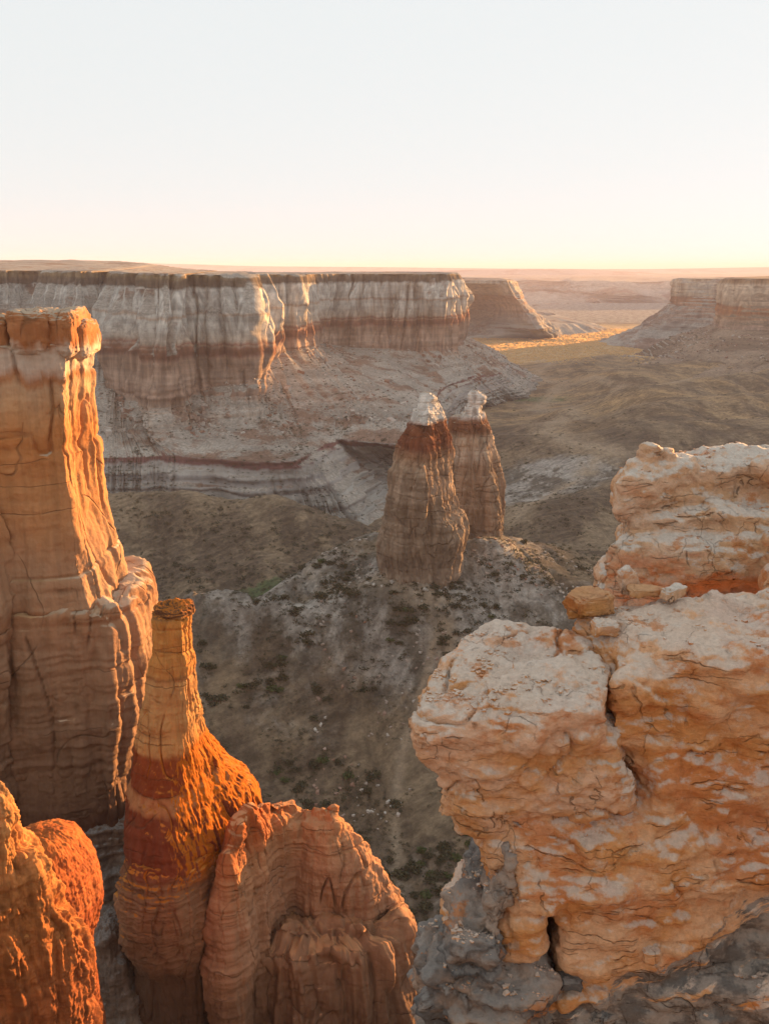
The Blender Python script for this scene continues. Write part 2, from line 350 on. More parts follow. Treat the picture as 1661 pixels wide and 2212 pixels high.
# --- second headland beyond it
r2 = [Q(780, 1500, -17), Q(860, 1400, -17), Q(975, 1370, -17), Q(1040, 1350, -17), Q(1094, 1345, -17), Q(1104, 1420, -17), Q(1085, 1650, -17), Q(1000, 1800, -17)]
b2 = [(p[0] - 60, p[1] + 300, -18) for p in r2]; b2[5] = (r2[5][0] - 60, r2[5][1] + 160, -18); b2[6] = (r2[6][0] - 60, r2[6][1] + 90, -18); b2[7] = (r2[7][0] - 60, r2[7][1] + 50, -18)
l2 = off(r2, 0, -3, -21)
f2 = [Q(780, 1470, -62), Q(860, 1370, -62), P(975, 668, -62), P(1048, 668, -62), Q(1122, 1330, -50), Q(1128, 1420, -50), Q(1105, 1650, -60), Q(1010, 1830, -60)]
m2 = [Q(780, 1420, -88), Q(860, 1340, -88), P(960, 708, -86), P(1050, 706, -85), Q(1160, 1330, -84), Q(1175, 1420, -84), Q(1170, 1650, -88), Q(1040, 1880, -88)]
a2 = [Q(780, 1380, -104), Q(860, 1300, -104), P(960, 738, -104), P(1060, 737, -104), P(1190, 735, -104), Q(1205, 1420, -104), Q(1215, 1660, -104), Q(1060, 1900, -104)]
cliff('headland', [b2, r2, l2, f2, m2, a2], 3., [8, 4, 40, 18, 14], [0, .4, .8, .6, 0, 0], [.1, .1, 0, .3, .8, 1.2], far_mat, flute=6.5, buttress=7, gully=6, fs=8, bs=50, gs=18, seed=21, strata=1., terr=1.8, label='flat topped headland in the middle distance, left of the golden plain')
# low terraces to its right
t2 = [Q(1080, 1600, -84), Q(1140, 1520, -84), Q(1200, 1500, -86), Q(1260, 1560, -90), Q(1270, 1640, -92), Q(1200, 1760, -90)]
tb2 = [(p[0] - 30, p[1] + 160, -84) for p in t2]
tf2 = [Q(1060, 1540, -104), Q(1130, 1440, -104), Q(1215, 1420, -104), Q(1300, 1510, -104), Q(1310, 1650, -104), Q(1240, 1800, -104)]
cliff('terrace', [tb2, t2, tf2], 4., [5, 14], [0, .3, 0], [.2, .6, 1.2], far_mat, flute=3, buttress=9, gully=4, fs=8, bs=50, gs=15, seed=25, strata=1.2, label='low layered grey terrace at the foot of the middle headland')
# --- mesas on the right
r3 = [Q(1600, 1560, -14), Q(1480, 1420, -14), Q(1468, 1340, -14), Q(1475, 1285, -14), Q(1560, 1270, -14), Q(1700, 1240, -14), Q(1900, 1200, -14)][::1]
b3 = [(p[0] + 130, p[1] + 20, -13) for p in r3]; b3[3] = (r3[3][0] + 90, r3[3][1] + 110, -13); b3[4] = (r3[4][0] + 60, r3[4][1] + 140, -13); b3[5] = (r3[5][0] + 40, r3[5][1] + 160, -13); b3[6] = (r3[6][0] + 40, r3[6][1] + 160, -13)
l3 = [(p[0] - 2, p[1] - 2, -18) for p in r3]
f3 = [Q(1590, 1585, -50), Q(1472, 1430, -50), Q(1461, 1340, -50), P(1470, 662, -50), P(1560, 668, -52), Q(1700, 1210, -54), Q(1900, 1150, -54)]
m3 = [Q(1540, 1640, -82), Q(1420, 1450, -78), Q(1390, 1330, -80), P(1400, 712, -80), P(1500, 716, -80), Q(1700, 1110, -80), Q(1900, 1080, -80)]
a3 = [Q(1500, 1700, -104), Q(1330, 1500, -104), Q(1285, 1340, -104), P(1340, 765, -104), P(1430, 778, -104), Q(1700, 1050, -104), Q(1900, 1000, -104)]
r3[0] = (600, 1480, -14); r3[1] = (470, 1385, -14); f3[0] = (600, 1505, -50); f3[1] = (455, 1400, -50); m3[0] = (560, 1530, -80); m3[1] = (430, 1420, -80); a3[0] = (530, 1570, -104); a3[1] = (385, 1440, -104)
l3[0] = (598, 1478, -18); l3[1] = (468, 1383, -18); b3[0] = (700, 1470, -13); b3[1] = (600, 1420, -13); b3[2] = (560, 1400, -13)
cliff('rear_mesa', [b3, r3, l3, f3, m3, a3], 3., [8, 4, 36, 24, 20], [0, .4, .8, .6, 0, 0], [.1, .1, 0, .4, .9, 1.2], far_mat, flute=7, buttress=7, gully=7, fs=8, bs=50, gs=20, seed=31, strata=1., terr=1.2, label='farther of the two flat topped cliffs on the right, with a pale scree slope')
r4 = [Q(1660, 1250, -11), Q(1590, 1150, -11), Q(1568, 1060, -11), Q(1576, 1005, -11), Q(1661, 990, -11), Q(1800, 930, -11), Q(2100, 860, -11), Q(2700, 780, -11), Q(3700, 700, -11), Q(5500, 560, -11)]
b4 = [(p[0] + 260, p[1] + 150, -9) for p in r4]; b4[0] = (r4[0][0] + 60, r4[0][1] + 20, -9); b4[1] = (r4[1][0] + 90, r4[1][1] + 60, -9); b4[2] = (r4[2][0] + 120, r4[2][1] + 110, -9)
l4 = [(p[0] - 2, p[1] - 2, -17) for p in r4]
f4 = [Q(1650, 1265, -60), Q(1575, 1160, -60), Q(1547, 1055, -62), P(1552, 712, -62), P(1661, 716, -62), Q(1800, 890, -62), Q(2100, 820, -62), Q(2700, 740, -62), Q(3700, 660, -62), Q(5500, 520, -62)]
m4 = [Q(1630, 1290, -75), Q(1520, 1180, -80), Q(1470, 1050, -84), P(1450, 775, -88), P(1590, 810, -86), Q(1800, 730, -84), Q(2100, 660, -84), Q(2700, 600, -84), Q(3700, 520, -84), Q(5500, 400, -84)]
a4 = [Q(1610, 1300, -106), Q(1480, 1200, -106), Q(1380, 1050, -106), P(1330, 850, -106), P(1400, 925, -106), Q(1800, 540, -106), Q(2100, 480, -106), Q(2700, 440, -106), Q(3700, 400, -106), Q(5500, 300, -106)]
cliff('right_mesa', [b4, r4, l4, f4, m4, a4], 2.6, [8, 6, 44, 50, 50], [0, .4, .8, .6, 0, 0], [.1, .1, 0, .4, 1.2, 1.3], right_mat, flute=7, buttress=8, gully=9, fs=8, bs=45, gs=26, seed=41, strata=.8, terr=1.2, label='nearer flat topped cliff on the right with brown spurs running down to the plain')
# --- far badlands and the plateau behind them
def wide(xs, D, z, wob, seed):
    r = random.Random(seed); return [Q(x, D + r.uniform(-wob, wob), z) for x in xs]
xs = list(range(-600, 3300, 110))
c1 = wide(xs, 4100, -36, 60, 1); c2 = wide(xs, 3150, -42, 230, 2)
c3 = [(p[0], p[1] - 90, -62) for p in c2]; c4 = [(p[0], p[1] - 230 - 120 * math.sin(k * 1.9), -76) for k, p in enumerate(c2)]; c5 = [(p[0], p[1] - 560 - 260 * math.sin(k * 1.3 + 1), -104) for k, p in enumerate(c2)]
cliff('far_badlands', [c1, c2, c3, c4, c5], 11., [12, 14, 16, 34], [0, .8, .8, .4, 0], [.2, .3, .8, 1.2, 1.2], dist_mat, flute=8, buttress=60, gully=9, fs=22, bs=230, gs=60, seed=51, strata=2.5, terr=9., rough=3., label='pale layered badlands far off, fading into the haze')

# ---------------------------------------------------------------- the ground: one sheet from below the camera to the horizon
ctl = [(1100, 870, -100), (1150, 770, -100), (1250, 800, -100), (1250, 740, -100), (1250, 700, -100), (1300, 960, -100), (1150, 900, -100), (1180, 1000, -99), (1110, 1090, -101), (1200, 1120, -101), (1330, 1100, -100), (1090, 1150, -99), (1300, 1190, -95),
       (820, 1290, -70), (900, 1305, -71), (1000, 1265, -69), (1085, 1195, -66), (950, 1220, -64), (1090, 1172, -65), (1200, 1215, -69), (1290, 1270, -72),
       (1000, 1330, -74), (1150, 1320, -73), (900, 1400, -78.5), (1000, 1450, -80), (420, 1355, -75), (600, 1368, -76), (740, 1388, -77), (930, 1440, -81), (330, 1360, -74), (200, 1360, -72),
       (500, 1500, -83), (500, 1650, -91), (700, 1600, -90), (850, 1800, -100), (1000, 1750, -98), (700, 1800, -98), (950, 1950, -104), (1000, 2100, -108), (400, 1500, -82), (850, 1500, -87), (1000, 1600, -92),
       (560, 1300, -97), (520, 1338, -96), (650, 1240, -96), (740, 1190, -96), (480, 1352, -77), (650, 1268, -74), (760, 1212, -70), (830, 1175, -67),
       (400, 1200, -92), (400, 1093, -82), (230, 1096, -82), (600, 1106, -84), (700, 1140, -88), (790, 1180, -94), (250, 1250, -94), (600, 1200, -93), (300, 1330, -96), (400, 1320, -97), (60, 1100, -82), (60, 1300, -92)]
ctl = np.array([P(*c) for c in ctl] + [(60, 420, -102), (-40, 345, -104), (-150, 345, -104), (-250, 345, -103), (30, 380, -103), (-400, 200, -85), (-300, 100, -90), (-80, 100, -110), (-30, 60, -112), (40, 60, -110), (120, 60, -100), (200, 120, -88), (300, 250, -95), (250, 350, -100), (400, 400, -100), (700, 300, -100), (0, 20, -110), (0, -100, -100), (-300, -100, -95), (300, -100, -95), (400, 0, -95), (80, 150, -92), (130, 180, -85)] +
        [(x, y, -100) for x, y in ((-600, 700), (0, 620), (120, 620), (300, 700), (600, 600), (0, 1000), (400, 1000), (-400, 1200), (900, 900), (0, 1500), (500, 1500), (1000, 1500), (-500, 2000), (300, 2100), (1000, 2300), (-800, 400), (900, 300))])
def rbf_fit(c):
    A = c[:, :2]; d = np.linalg.norm(A[:, None] - A[None], axis=2)
    n = len(c); Mx = np.zeros((n + 3, n + 3)); Mx[:n, :n] = d + np.eye(n) * 1.0
    Mx[:n, n] = 1; Mx[:n, n + 1:n + 3] = A; Mx[n, :n] = 1; Mx[n + 1:n + 3, :n] = A.T
    return np.linalg.solve(Mx, np.concatenate([c[:, 2], np.zeros(3)]))
_w = rbf_fit(ctl)
def base_h(x, y):
    out = _w[len(ctl)] + _w[len(ctl) + 1] * x + _w[len(ctl) + 2] * y
    for k, c in enumerate(ctl): out = out + _w[k] * np.sqrt((x - c[0]) ** 2 + (y - c[1]) ** 2 + 36.)
    return out
def crest(x, y, pts, h, wd):          # a smooth ridge along a line of photo points, height h, half width wd
    best = np.full(x.shape, 1e9); 
    for a, b in zip(pts[:-1], pts[1:]):
        ab = b[:2] - a[:2]; t = np.clip(((x - a[0]) * ab[0] + (y - a[1]) * ab[1]) / (ab @ ab), 0, 1)
        best = np.minimum(best, np.hypot(x - a[0] - t * ab[0], y - a[1] - t * ab[1]))
    return h * np.exp(-(best / wd) ** 2 * 1.2)
crests = [([P(1060, 962, -93), P(1180, 968, -93), P(1290, 1000, -94)], 9, 42), ([P(1200, 930, -96), P(1300, 940, -96), P(1370, 955, -96)], 7, 34), ([P(1212, 903, -98), P(1222, 905, -98)], 5, 14),
          ([P(1190, 1118, -97), P(1290, 1080, -96), P(1400, 1060, -96)], 7, 20), ([P(1240, 798, -98), P(1330, 786, -98), P(1420, 790, -95)], 9, 50), ([P(1330, 842, -98), P(1430, 822, -96), P(1540, 810, -92)], 14, 50),
          ([P(1380, 888, -96), P(1500, 862, -94), P(1660, 838, -92)], 15, 42), ([P(1210, 760, -99), P(1290, 758, -99)], 6, 50), ([P(1420, 930, -96), P(1560, 905, -94), P(1700, 880, -90)], 14, 34), ([P(1400, 990, -98), P(1560, 960, -95), P(1700, 930, -92)], 10, 30)]
crests += [([P(860, 1290, -70) + np.array([0, -6, 0]), P(960, 1280, -69) + np.array([0, -7, 0])], 3.6, 15), ([P(1050, 1200, -65) + np.array([0, -4, 0]), P(1080, 1200, -65) + np.array([0, -2, 0])], 3, 8)]
crests += [([P(420, 1352, -75), P(600, 1368, -76), P(740, 1388, -77), P(860, 1408, -79), P(930, 1438, -81)], 7, 8), ([P(480, 1350, -76), P(640, 1272, -73), P(760, 1212, -70), P(830, 1175, -67)], 4, 9), ([P(230, 1096, -84), P(400, 1093, -84), P(600, 1108, -86), P(720, 1145, -90)], 6, 20)]
def ground_h(x, y, full=True):
    far = sstep(900, 2200, np.hypot(x, y))
    z = base_h(x, y) * (1 - far) + (-100) * far
    z = z + sstep(3200, 3900, y) * 58 + sstep(6000, 16000, y) * 14
    z = z + (-7 - z) * sstep(-25, -70, y)          # the plateau edge behind the viewpoint
    for pts, h, wd in crests: z = z + crest(x, y, pts, h * (1.35 if y is not None and pts[0][1] > 330 else 1.), wd)
    p = np.stack([x, y, 0 * x], 1)
    near = 1 - sstep(1100, 2600, y)
    flat = 1 - .75 * sstep(340, 420, y) * (1 - sstep(.3, .42, x / np.maximum(y, 1)))
    z = z + near * flat * (4.6 * fbm(p, (75, 75, 1), 3, 71, .42) + 3.0 * (ridge(p + 9, (52, 52, 1), 3, 72, .4) - .95))
    z = z + .28 * near * fbm(p, (3.2, 3.2, 1), 3, 73, .6)
    # erosion gullies running down the near slopes
    q = np.stack([x * .8 + y * .35, (y - x * .4) * .22, 0 * x], 1) + 3 * np.stack([fbm(p, (20, 20, 1), 2, 75), fbm(p, (20, 20, 1), 2, 76), 0 * x], 1)
    z = z - near * (1 - sstep(260, 420, y)) * 2.2 * np.clip(1. - ridge(q, (9, 9, 1), 3, 74), 0, 1)
    return z
rowsD = [-1500, -900, -500, -260, -150, -110, -80, -60, -40, -20, 10, 30, 45]; d = 55.
while d < 24000: rowsD.append(d); d *= 1.0042 if d < 420 else 1.0065 if d < 1400 else 1.02
rowsD = np.array(rowsD)
sx = np.concatenate([np.linspace(-3.4, -.62, 60)[:-1], np.linspace(-.62, .62, 620), np.linspace(.62, 3.4, 60)[1:]])
def sheet_x(u, D): return np.where(np.abs(u) <= .62, u * np.maximum(np.abs(D), 90), np.sign(u) * np.minimum(np.abs(u) * np.maximum(np.abs(D), 90), .62 * np.maximum(np.abs(D), 90) + (np.abs(u) - .62) / 2.78 * np.maximum(17500 - .62 * np.maximum(np.abs(D), 90), 200)))
GX = sheet_x(sx[None, :], rowsD[:, None]); GY = np.repeat(rowsD[:, None], len(sx), 1)
gz = ground_h(GX.ravel(), GY.ravel())
gz_grid = gz.reshape(GX.shape)
def ground_z(x, y):          # height of the built sheet
    x = np.atleast_1d(np.asarray(x, float)); y = np.atleast_1d(np.asarray(y, float))
    i = np.clip(np.searchsorted(rowsD, y) - 1, 0, len(rowsD) - 2); out = 0
    t = np.clip((y - rowsD[i]) / (rowsD[i + 1] - rowsD[i]), 0, 1)
    for r, w_ in ((i, 1 - t), (i + 1, t)):
        u = x / np.maximum(rowsD[r], 90); j = np.clip(np.searchsorted(sx, u) - 1, 0, len(sx) - 2); q = np.clip((u - sx[j]) / (sx[j + 1] - sx[j]), 0, 1)
        out = out + w_ * (gz_grid[r, j] * (1 - q) + gz_grid[r, j + 1] * q)
    return out
gm = M('valley_soil')
xx, yy, zz = gm.xyz(gm.pos)
cA = gm.mix(gm.remap(gm.noise((.05, .02, .05), 7, .66), .44, .57), (.105, .078, .054), (.195, .145, .095))           # dry brown grass / tan
cB = gm.mix(gm.remap(gm.noise((.09, .05, .07), 7, .7), .44, .56), (.30, .275, .245), (.12, .105, .085))         # grey clay
pale = gm.attr('pale', 'Fac'); green = gm.attr('green', 'Fac'); gold = gm.attr('gold', 'Fac')
pf = gm.remap(gm.math('ADD', pale, gm.math('MULTIPLY', gm.math('SUBTRACT', gm.noise(.07, 6, .7), .5), 1.3)), .3, .7)
c = gm.mix(pf, cA, cB)
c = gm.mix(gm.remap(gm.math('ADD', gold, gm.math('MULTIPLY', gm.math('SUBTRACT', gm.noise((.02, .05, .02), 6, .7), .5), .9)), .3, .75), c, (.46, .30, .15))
c = gm.mix(gm.remap(gm.math('ADD', green, gm.math('MULTIPLY', gm.math('SUBTRACT', gm.noise(.15, 5, .7), .5), 1.)), .45, .75), c, (.075, .10, .045))
sv = gm.comb(gm.math('ADD', gm.math('MULTIPLY', xx, .10), gm.math('MULTIPLY', yy, .06)), gm.math('ADD', gm.math('MULTIPLY', yy, .40), gm.math('MULTIPLY', xx, -.22)), gm.math('MULTIPLY', zz, .1))
stx = gm.remap(gm.noise(1., 6, .68, v=sv), .38, .62, .76, 1.26)
c = gm.mix(1., c, gm.comb(stx, stx, stx), 'MULTIPLY')
c = gm.mix(gm.math('MULTIPLY', gm.attr('wash', 'Fac'), gm.remap(gm.noise(.12, 5, .7), .35, .55, .25, .85)), c, (.33, .255, .18))
spk = gm.remap(gm.noise(.7, 5, .72), .36, .66, .80, 1.2)
c = gm.mix(1., c, gm.comb(spk, spk, spk), 'MULTIPLY')
tuft = gm.remap(gm.noise(.5, 4, .75), .60, .65)
c = gm.mix(gm.math('MULTIPLY', tuft, .5), c, (.06, .055, .035))
gm.color(c); gm.bump(gm.math('ADD', gm.noise(1.4, 7, .75), gm.math('ADD', gm.math('MULTIPLY', gm.noise(.2, 4), 1.5), gm.math('MULTIPLY', gm.math('MULTIPLY', gm.noise((.16, .16, .16), 5, .6), gm.remap(gold, .6, .9)), 7.))), .8, .8)
def blob(x, y, c, rx, ry, ang=0.):
    dx, dy = x - c[0], y - c[1]; ca, sa = math.cos(ang), math.sin(ang)
    return np.exp(-(((dx * ca + dy * sa) / rx) ** 2 + ((dy * ca - dx * sa) / ry) ** 2))
X_, Y_ = GX.ravel(), GY.ravel()
pale = .40 * (1 - sstep(236, 262, Y_)) * (1 - sstep(30, 60, X_)) + blob(X_, Y_, P(1000, 1400, -78), 26, 14) * .9 + blob(X_, Y_, P(1160, 1058, -100), 36, 26) * 1.6 + blob(X_, Y_, P(1400, 790, -98), 30, 20) * .8 + blob(X_, Y_, P(760, 1340, -75), 14, 9) * .8
pale = pale * (1 - .8 * np.clip(blob(X_, Y_, P(820, 1700, -96), 40, 26), 0, 1)) + .12
green = blob(X_, Y_, P(560, 1300, -97), 22, 9, .8) * 1.1 + blob(X_, Y_, P(1160, 865, -100), 45, 22) * .75 + blob(X_, Y_, P(1120, 1120, -101), 22, 16) * .55 + blob(X_, Y_, P(1090, 905, -100), 60, 30) * .35
gold = (sstep(330, 600, Y_) * .42 + sstep(950, 1100, Y_) * .50) * (1 - sstep(1600, 1850, Y_)); pale = pale + .75 * sstep(1650, 1900, Y_)  # dry gold of the plain, brightened in colour across its sunlit stretch
wash = np.zeros_like(X_)
for pts, z_, wd in (([(1330, 1030), (1230, 1010), (1190, 950), (1240, 905), (1165, 880), (1215, 845), (1160, 815), (1200, 790), (1140, 775)], -100, 9.), ([(1110, 1140), (1160, 1110), (1260, 1050), (1330, 1030)], -100, 5.), ([(1500, 870), (1400, 880), (1300, 850), (1215, 845)], -98, 6.), ([(845, 2000), (850, 1850), (880, 1700), (960, 1600)], -100, 1.1), ([(620, 1360), (760, 1355), (900, 1400), (990, 1450)], -78, 3.)):
    q_ = [P(a, b, z_)[:2] for a, b in pts]; q_ = crom(np.array(q_), np.linspace(0, len(q_) - 1.001, len(q_) * 6)); bd = np.full(X_.shape, 1e9); xw = X_ + 5 * fbm(np.stack([X_, Y_, 0 * X_], 1), (30, 30, 1), 3, 88) * min(wd / 3, 2)
    for a, b in zip(q_[:-1], q_[1:]):
        ab = b - a; t = np.clip(((xw - a[0]) * ab[0] + (Y_ - a[1]) * ab[1]) / (ab @ ab), 0, 1); bd = np.minimum(bd, np.hypot(xw - a[0] - t * ab[0], Y_ - a[1] - t * ab[1]))
    wash = np.maximum(wash, np.exp(-(bd / wd) ** 2))
green += .25 * blob(X_, Y_, P(880, 1850, -100), 14, 20)
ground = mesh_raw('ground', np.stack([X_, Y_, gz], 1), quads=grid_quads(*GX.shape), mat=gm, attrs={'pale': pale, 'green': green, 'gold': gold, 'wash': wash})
tag(ground, 'valley floor of dry grass, clay slopes and washes', kind='structure')
# horizon hills
def far_ridge(D, prof, thick, name, lab):
    px = [a for a, b in prof]; r = [PD(a, b, D) for a, b in prof]
    C = [[(p[0], p[1] + thick, p[2] - 10) for p in r], r, [(p[0], p[1] - 500, p[2] - 55) for p in r], [(p[0], p[1] - 1600, -80) for p in r]]
    cliff(name, C, 60., [3, 10, 10], [0, 0, .3, .3], [0, 0, .3, .6], dist_mat, flute=8, buttress=12, gully=14, fs=100, bs=1600, gs=240, slot=0, seed=int(D) % 97, rough=1, label=lab)
far_ridge(8800, [(-500, 566), (100, 567), (170, 565), (260, 567), (420, 571), (560, 575), (800, 577), (1100, 580), (1400, 581), (1660, 577), (1900, 576), (2400, 578)], 1500, 'far_hills', 'faint blue table hills along the horizon')
far_ridge(6200, [(300, 590), (700, 587), (980, 584), (1030, 582), (1200, 581), (1290, 583), (1380, 588), (1460, 592), (1700, 592), (2400, 590)], 900, 'low_hills', 'low mauve hill in front of the horizon, between the mesas')
# ---------------------------------------------------------------- free standing rock: silhouettes measured at distance D, sections with real depth
def ccrom(C, n):
    C = np.asarray(C, float); K = len(C); u = np.arange(K * 24) / 24.
    i = np.floor(u).astype(int); t = (u - i)[:, None]
    p0, p1, p2, p3 = C[(i - 1) % K], C[i % K], C[(i + 1) % K], C[(i + 2) % K]
    c = .5 * (2 * p1 + (p2 - p0) * t + (2 * p0 - 5 * p1 + 4 * p2 - p3) * t * t + (3 * p1 - p0 - 3 * p2 + p3) * t ** 3)
    nx = np.roll(C, -1, 0); lin = C[i % K] * (1 - t) + nx[i % K] * t
    return .55 * c + .45 * lin
def section(xl, xe, xr, r, yc):
    w = xr - xl
    if xe is None: xe = xl + .80 * w
    return [(xl + .10 * w, yc - .72 * r), (xl + .42 * w, yc - r), (xe, yc - .84 * r), (xr, yc + .25 * r), (xl + .82 * w, yc + .9 * r), (xl + .35 * w, yc + r), (xl, yc + .1 * r)]
def rockd(p, flute=.3, fs=1.6, strata=.12, ss=.5, crack=.15, cs=(3, 3, 5), rough=.12, rs=1.2, low=.5, ls=8., lz=1., facet=0, fcs=(3, 3, 12), seed=0, fine=True):
    wp = p + np.stack([fbm(p, (ls * .6, ls * .6, ls * 4), 3, seed + 5), fbm(p, (ls * .6, ls * .6, ls * 4), 3, seed + 6), .6 * fbm(p, (ls, ls, ls), 3, seed + 7)], 1) * (ls * .10)
    d = low * fbm(p, (ls, ls, ls * lz), 2, seed)
    if flute: d = d + flute * (ridge(wp, (fs, fs, fs * 7), 3, seed + 1) - .95)
    if strata:
        sp = np.stack([wp[:, 0] / (ss * 14), wp[:, 1] / (ss * 14), wp[:, 2] / ss], 1)
        d = d + strata * np.tanh(3.2 * fbm(sp, oct=4, seed=seed + 2, gain=.6)) * .7
    if crack:      # upright joints and bedding cracks: thin grooves along the zero lines of stretched noise
        c0, c1, c2 = cs
        nv = noise(wp / np.array((c0, c1, c2 * 5), f32), seed + 3); nh = noise(p / np.array((c0 * 9, c1 * 9, c2 * .4), f32), seed + 8)
        mk = sstep(-.15, .2, fbm(p, (c0 * 1.5, c0 * 1.5, c2), 2, seed + 14)); mh = sstep(-.05, .25, fbm(p, (c0 * 2, c0 * 2, c2), 2, seed + 15))
        d = d - crack * mk * np.exp(-(nv / .022) ** 2) - crack * .55 * mh * np.exp(-(nh / .03) ** 2) + crack * .35 * np.tanh(nv * 9) + crack * .2 * np.tanh(nh * 14)
    if facet:
        nf = noise(wp / np.array((fcs[0] * 1.4, fcs[1] * 1.4, fcs[2] * 3), f32), seed + 13); nf2 = noise(wp / np.array((fcs[0] * .7, fcs[1] * .7, fcs[2] * 2), f32), seed + 16)
        d = d + facet * .45 * np.tanh(nf * 10) + facet * .22 * np.tanh(nf2 * 9)
    d = d + 1.2 * rough * fbm(p, (rs,) * 3, 6, seed + 4, .66)
    return d.astype(f32)
def tower(name, tab, D, mat, rows=300, cols=360, zbot=None, cap=True, parent=None, dd=None, capround=.6, dens=None, seedn=1, lean=0., sub=.0, **kw):
    """tab rows: (py, xl, xe, xr, r[, dy])"""
    ctl = []
    for t in tab:
        py, xl, xe, xr, r = t[:5]; dy = t[5] if len(t) > 5 else 0.
        z = PD(CX, py, D)[2]
        c = section(Q(xl, D, z)[0], None if xe is None else Q(xe, D, z)[0], Q(xr, D, z)[0], r, D + dy)
        ctl.append((z, ccrom(c, 0)))
    zs = np.array([c[0] for c in ctl]); sec = np.array([c[1] for c in ctl])
    if zbot is not None and zbot < zs[-1]:
        zs = np.append(zs, zbot); s0 = sec[-1]; cen = s0.mean(0)
        sec = np.concatenate([sec, [cen + (s0 - cen) * 1.12]])
    zz = np.linspace(zs[0], zs[-1], rows)
    K = sec.shape[1]
    R = np.empty((rows, K, 2))
    for k in range(K):
        for j in range(2): R[:, k, j] = np.interp(-zz, -zs, sec[:, k, j])
    # even spacing round the section
    G = np.empty((rows, cols, 3))
    for i in range(rows):
        c = np.vstack([R[i], R[i][:1]]); s = np.concatenate([[0], np.cumsum(np.linalg.norm(np.diff(c, axis=0), axis=1))])
        s = s / s[-1]; u = np.arange(cols) / cols
        G[i, :, 0] = np.interp(u, s, c[:, 0]); G[i, :, 1] = np.interp(u, s, c[:, 1]); G[i, :, 2] = zz[i]
    if cap:
        m = 28; top = G[0]; cen = top.mean(0); ex = []
        rad = np.linalg.norm(top[:, :2] - cen[:2], axis=1).mean()
        for j in range(m, 0, -1):
            t = j / m; q = cen + (top - cen) * (1 - t) * 1.0; q = q.copy(); q[:, 2] = top[:, 2] + capround * rad * .3 * math.sin(t * math.pi / 2)
            if j == m: q[:, :2] = cen[:2] + (top[:, :2] - cen[:2]) * .004
            ex.append(q)
        G = np.concatenate([np.array(ex), G])
    fn = dd or (lambda p: rockd(p, seed=seedn, **kw))
    n = grid_normals(G, True)
    out = (n[..., :2] * (G - G.mean(1, keepdims=True))[..., :2]).sum()
    fl = out < 0
    G = disp(G, fn, True, fl)
    q = grid_quads(*G.shape[:2], wrap=True)
    if fl: q = q[:, ::-1]
    return mesh_raw(name, G.reshape(-1, 3), quads=q, mat=mat, parent=parent)
def stone(name, c, rad, mat, seed=1, rot=0., n=40, p=2.6, parent=None, low=.18, crack=.0, rough=.05, strata=.0, tilt=0.):
    """a rounded block (superellipsoid) with broken, uneven sides"""
    u = np.linspace(-math.pi / 2, math.pi / 2, n)[:, None]; v = (np.arange(2 * n) / (2 * n) * 2 * math.pi)[None]
    e = 2. / p
    pw = lambda a: np.sign(a) * np.abs(a) ** e
    G = np.stack([pw(np.cos(u)) * pw(np.cos(v)), pw(np.cos(u)) * pw(np.sin(v)), pw(np.sin(u)) * np.ones_like(v)], -1) * np.array(rad)
    ca, sa = math.cos(rot), math.sin(rot); ct, st = math.cos(tilt), math.sin(tilt)
    x, y, z = G[..., 0].copy(), G[..., 1].copy(), G[..., 2].copy(); x, z = x * ct - z * st, x * st + z * ct
    G = np.stack([x * ca - y * sa, x * sa + y * ca, z], -1) + np.array(c)
    r = float(np.mean(rad)); nn = G - np.array(c); nn = nn / (np.linalg.norm(nn, axis=2, keepdims=True) + 1e-9)
    d = rockd(G.reshape(-1, 3), flute=0, strata=strata * r, ss=r * .2, crack=crack * r, cs=(r * 1.1,) * 3, rough=rough * r, rs=r * .5, low=low * r, ls=r * 1.1, seed=seed)
    G = G + nn * d.reshape(G.shape[:2])[..., None]
    q = grid_quads(*G.shape[:2], wrap=True)
    return mesh_raw(name, G.reshape(-1, 3), quads=q, mat=mat, parent=parent)

WHT, ORG, DOR, PCH = (.52, .46, .40), (.44, .25, .115), (.30, .105, .04), (.44, .31, .21)
# ---- twin spires in the middle of the valley
sp_mat = strata_mat('spire_rock', Z([(-80, (.25, .19, .145)), (-66, (.26, .19, .14)), (-64, (.34, .265, .205)), (-60, (.23, .165, .12)), (-52, (.30, .22, .16)), (-47, (.24, .165, .115)), (-44, (.36, .26, .19)), (-42, (.27, .185, .13)), (-39, (.36, .255, .18)), (-37.2, (.29, .165, .10)), (-35.2, (.17, .06, .035)), (-32.5, (.20, .07, .035)), (-31., (.24, .10, .06)), (-30.2, (.60, .55, .50)), (-26, (.62, .57, .52))], -80, -26), -80, -26, fine=.6, warp=2.2, talus=(.30, .24, .18), lohi=(.85, 1.1), bump=.6, tal_detail=False, streak=.28, lay=.04, veins=(4., 26., .03), sat=1.05)
def ZP2(lst, D, z0, z1): return Z([(PD(CX, py, D)[2], c) for py, c in lst], z0, z1)
sp_mat2 = strata_mat('slender_spire_rock', ZP2([(1290, (.24, .18, .135)), (1080, (.27, .19, .135)), (1000, (.29, .20, .14)), (978, (.40, .31, .24)), (940, (.40, .30, .22)), (926, (.20, .10, .06)), (904, (.22, .10, .06)), (893, (.60, .55, .50)), (840, (.62, .57, .52))], 222, -84, -26), -84, -26, fine=.6, warp=1.6, talus=(.30, .24, .18), lohi=(.85, 1.1), bump=.6, tal_detail=False, streak=.28, lay=.04, veins=(4., 26., .03), sat=1.05)
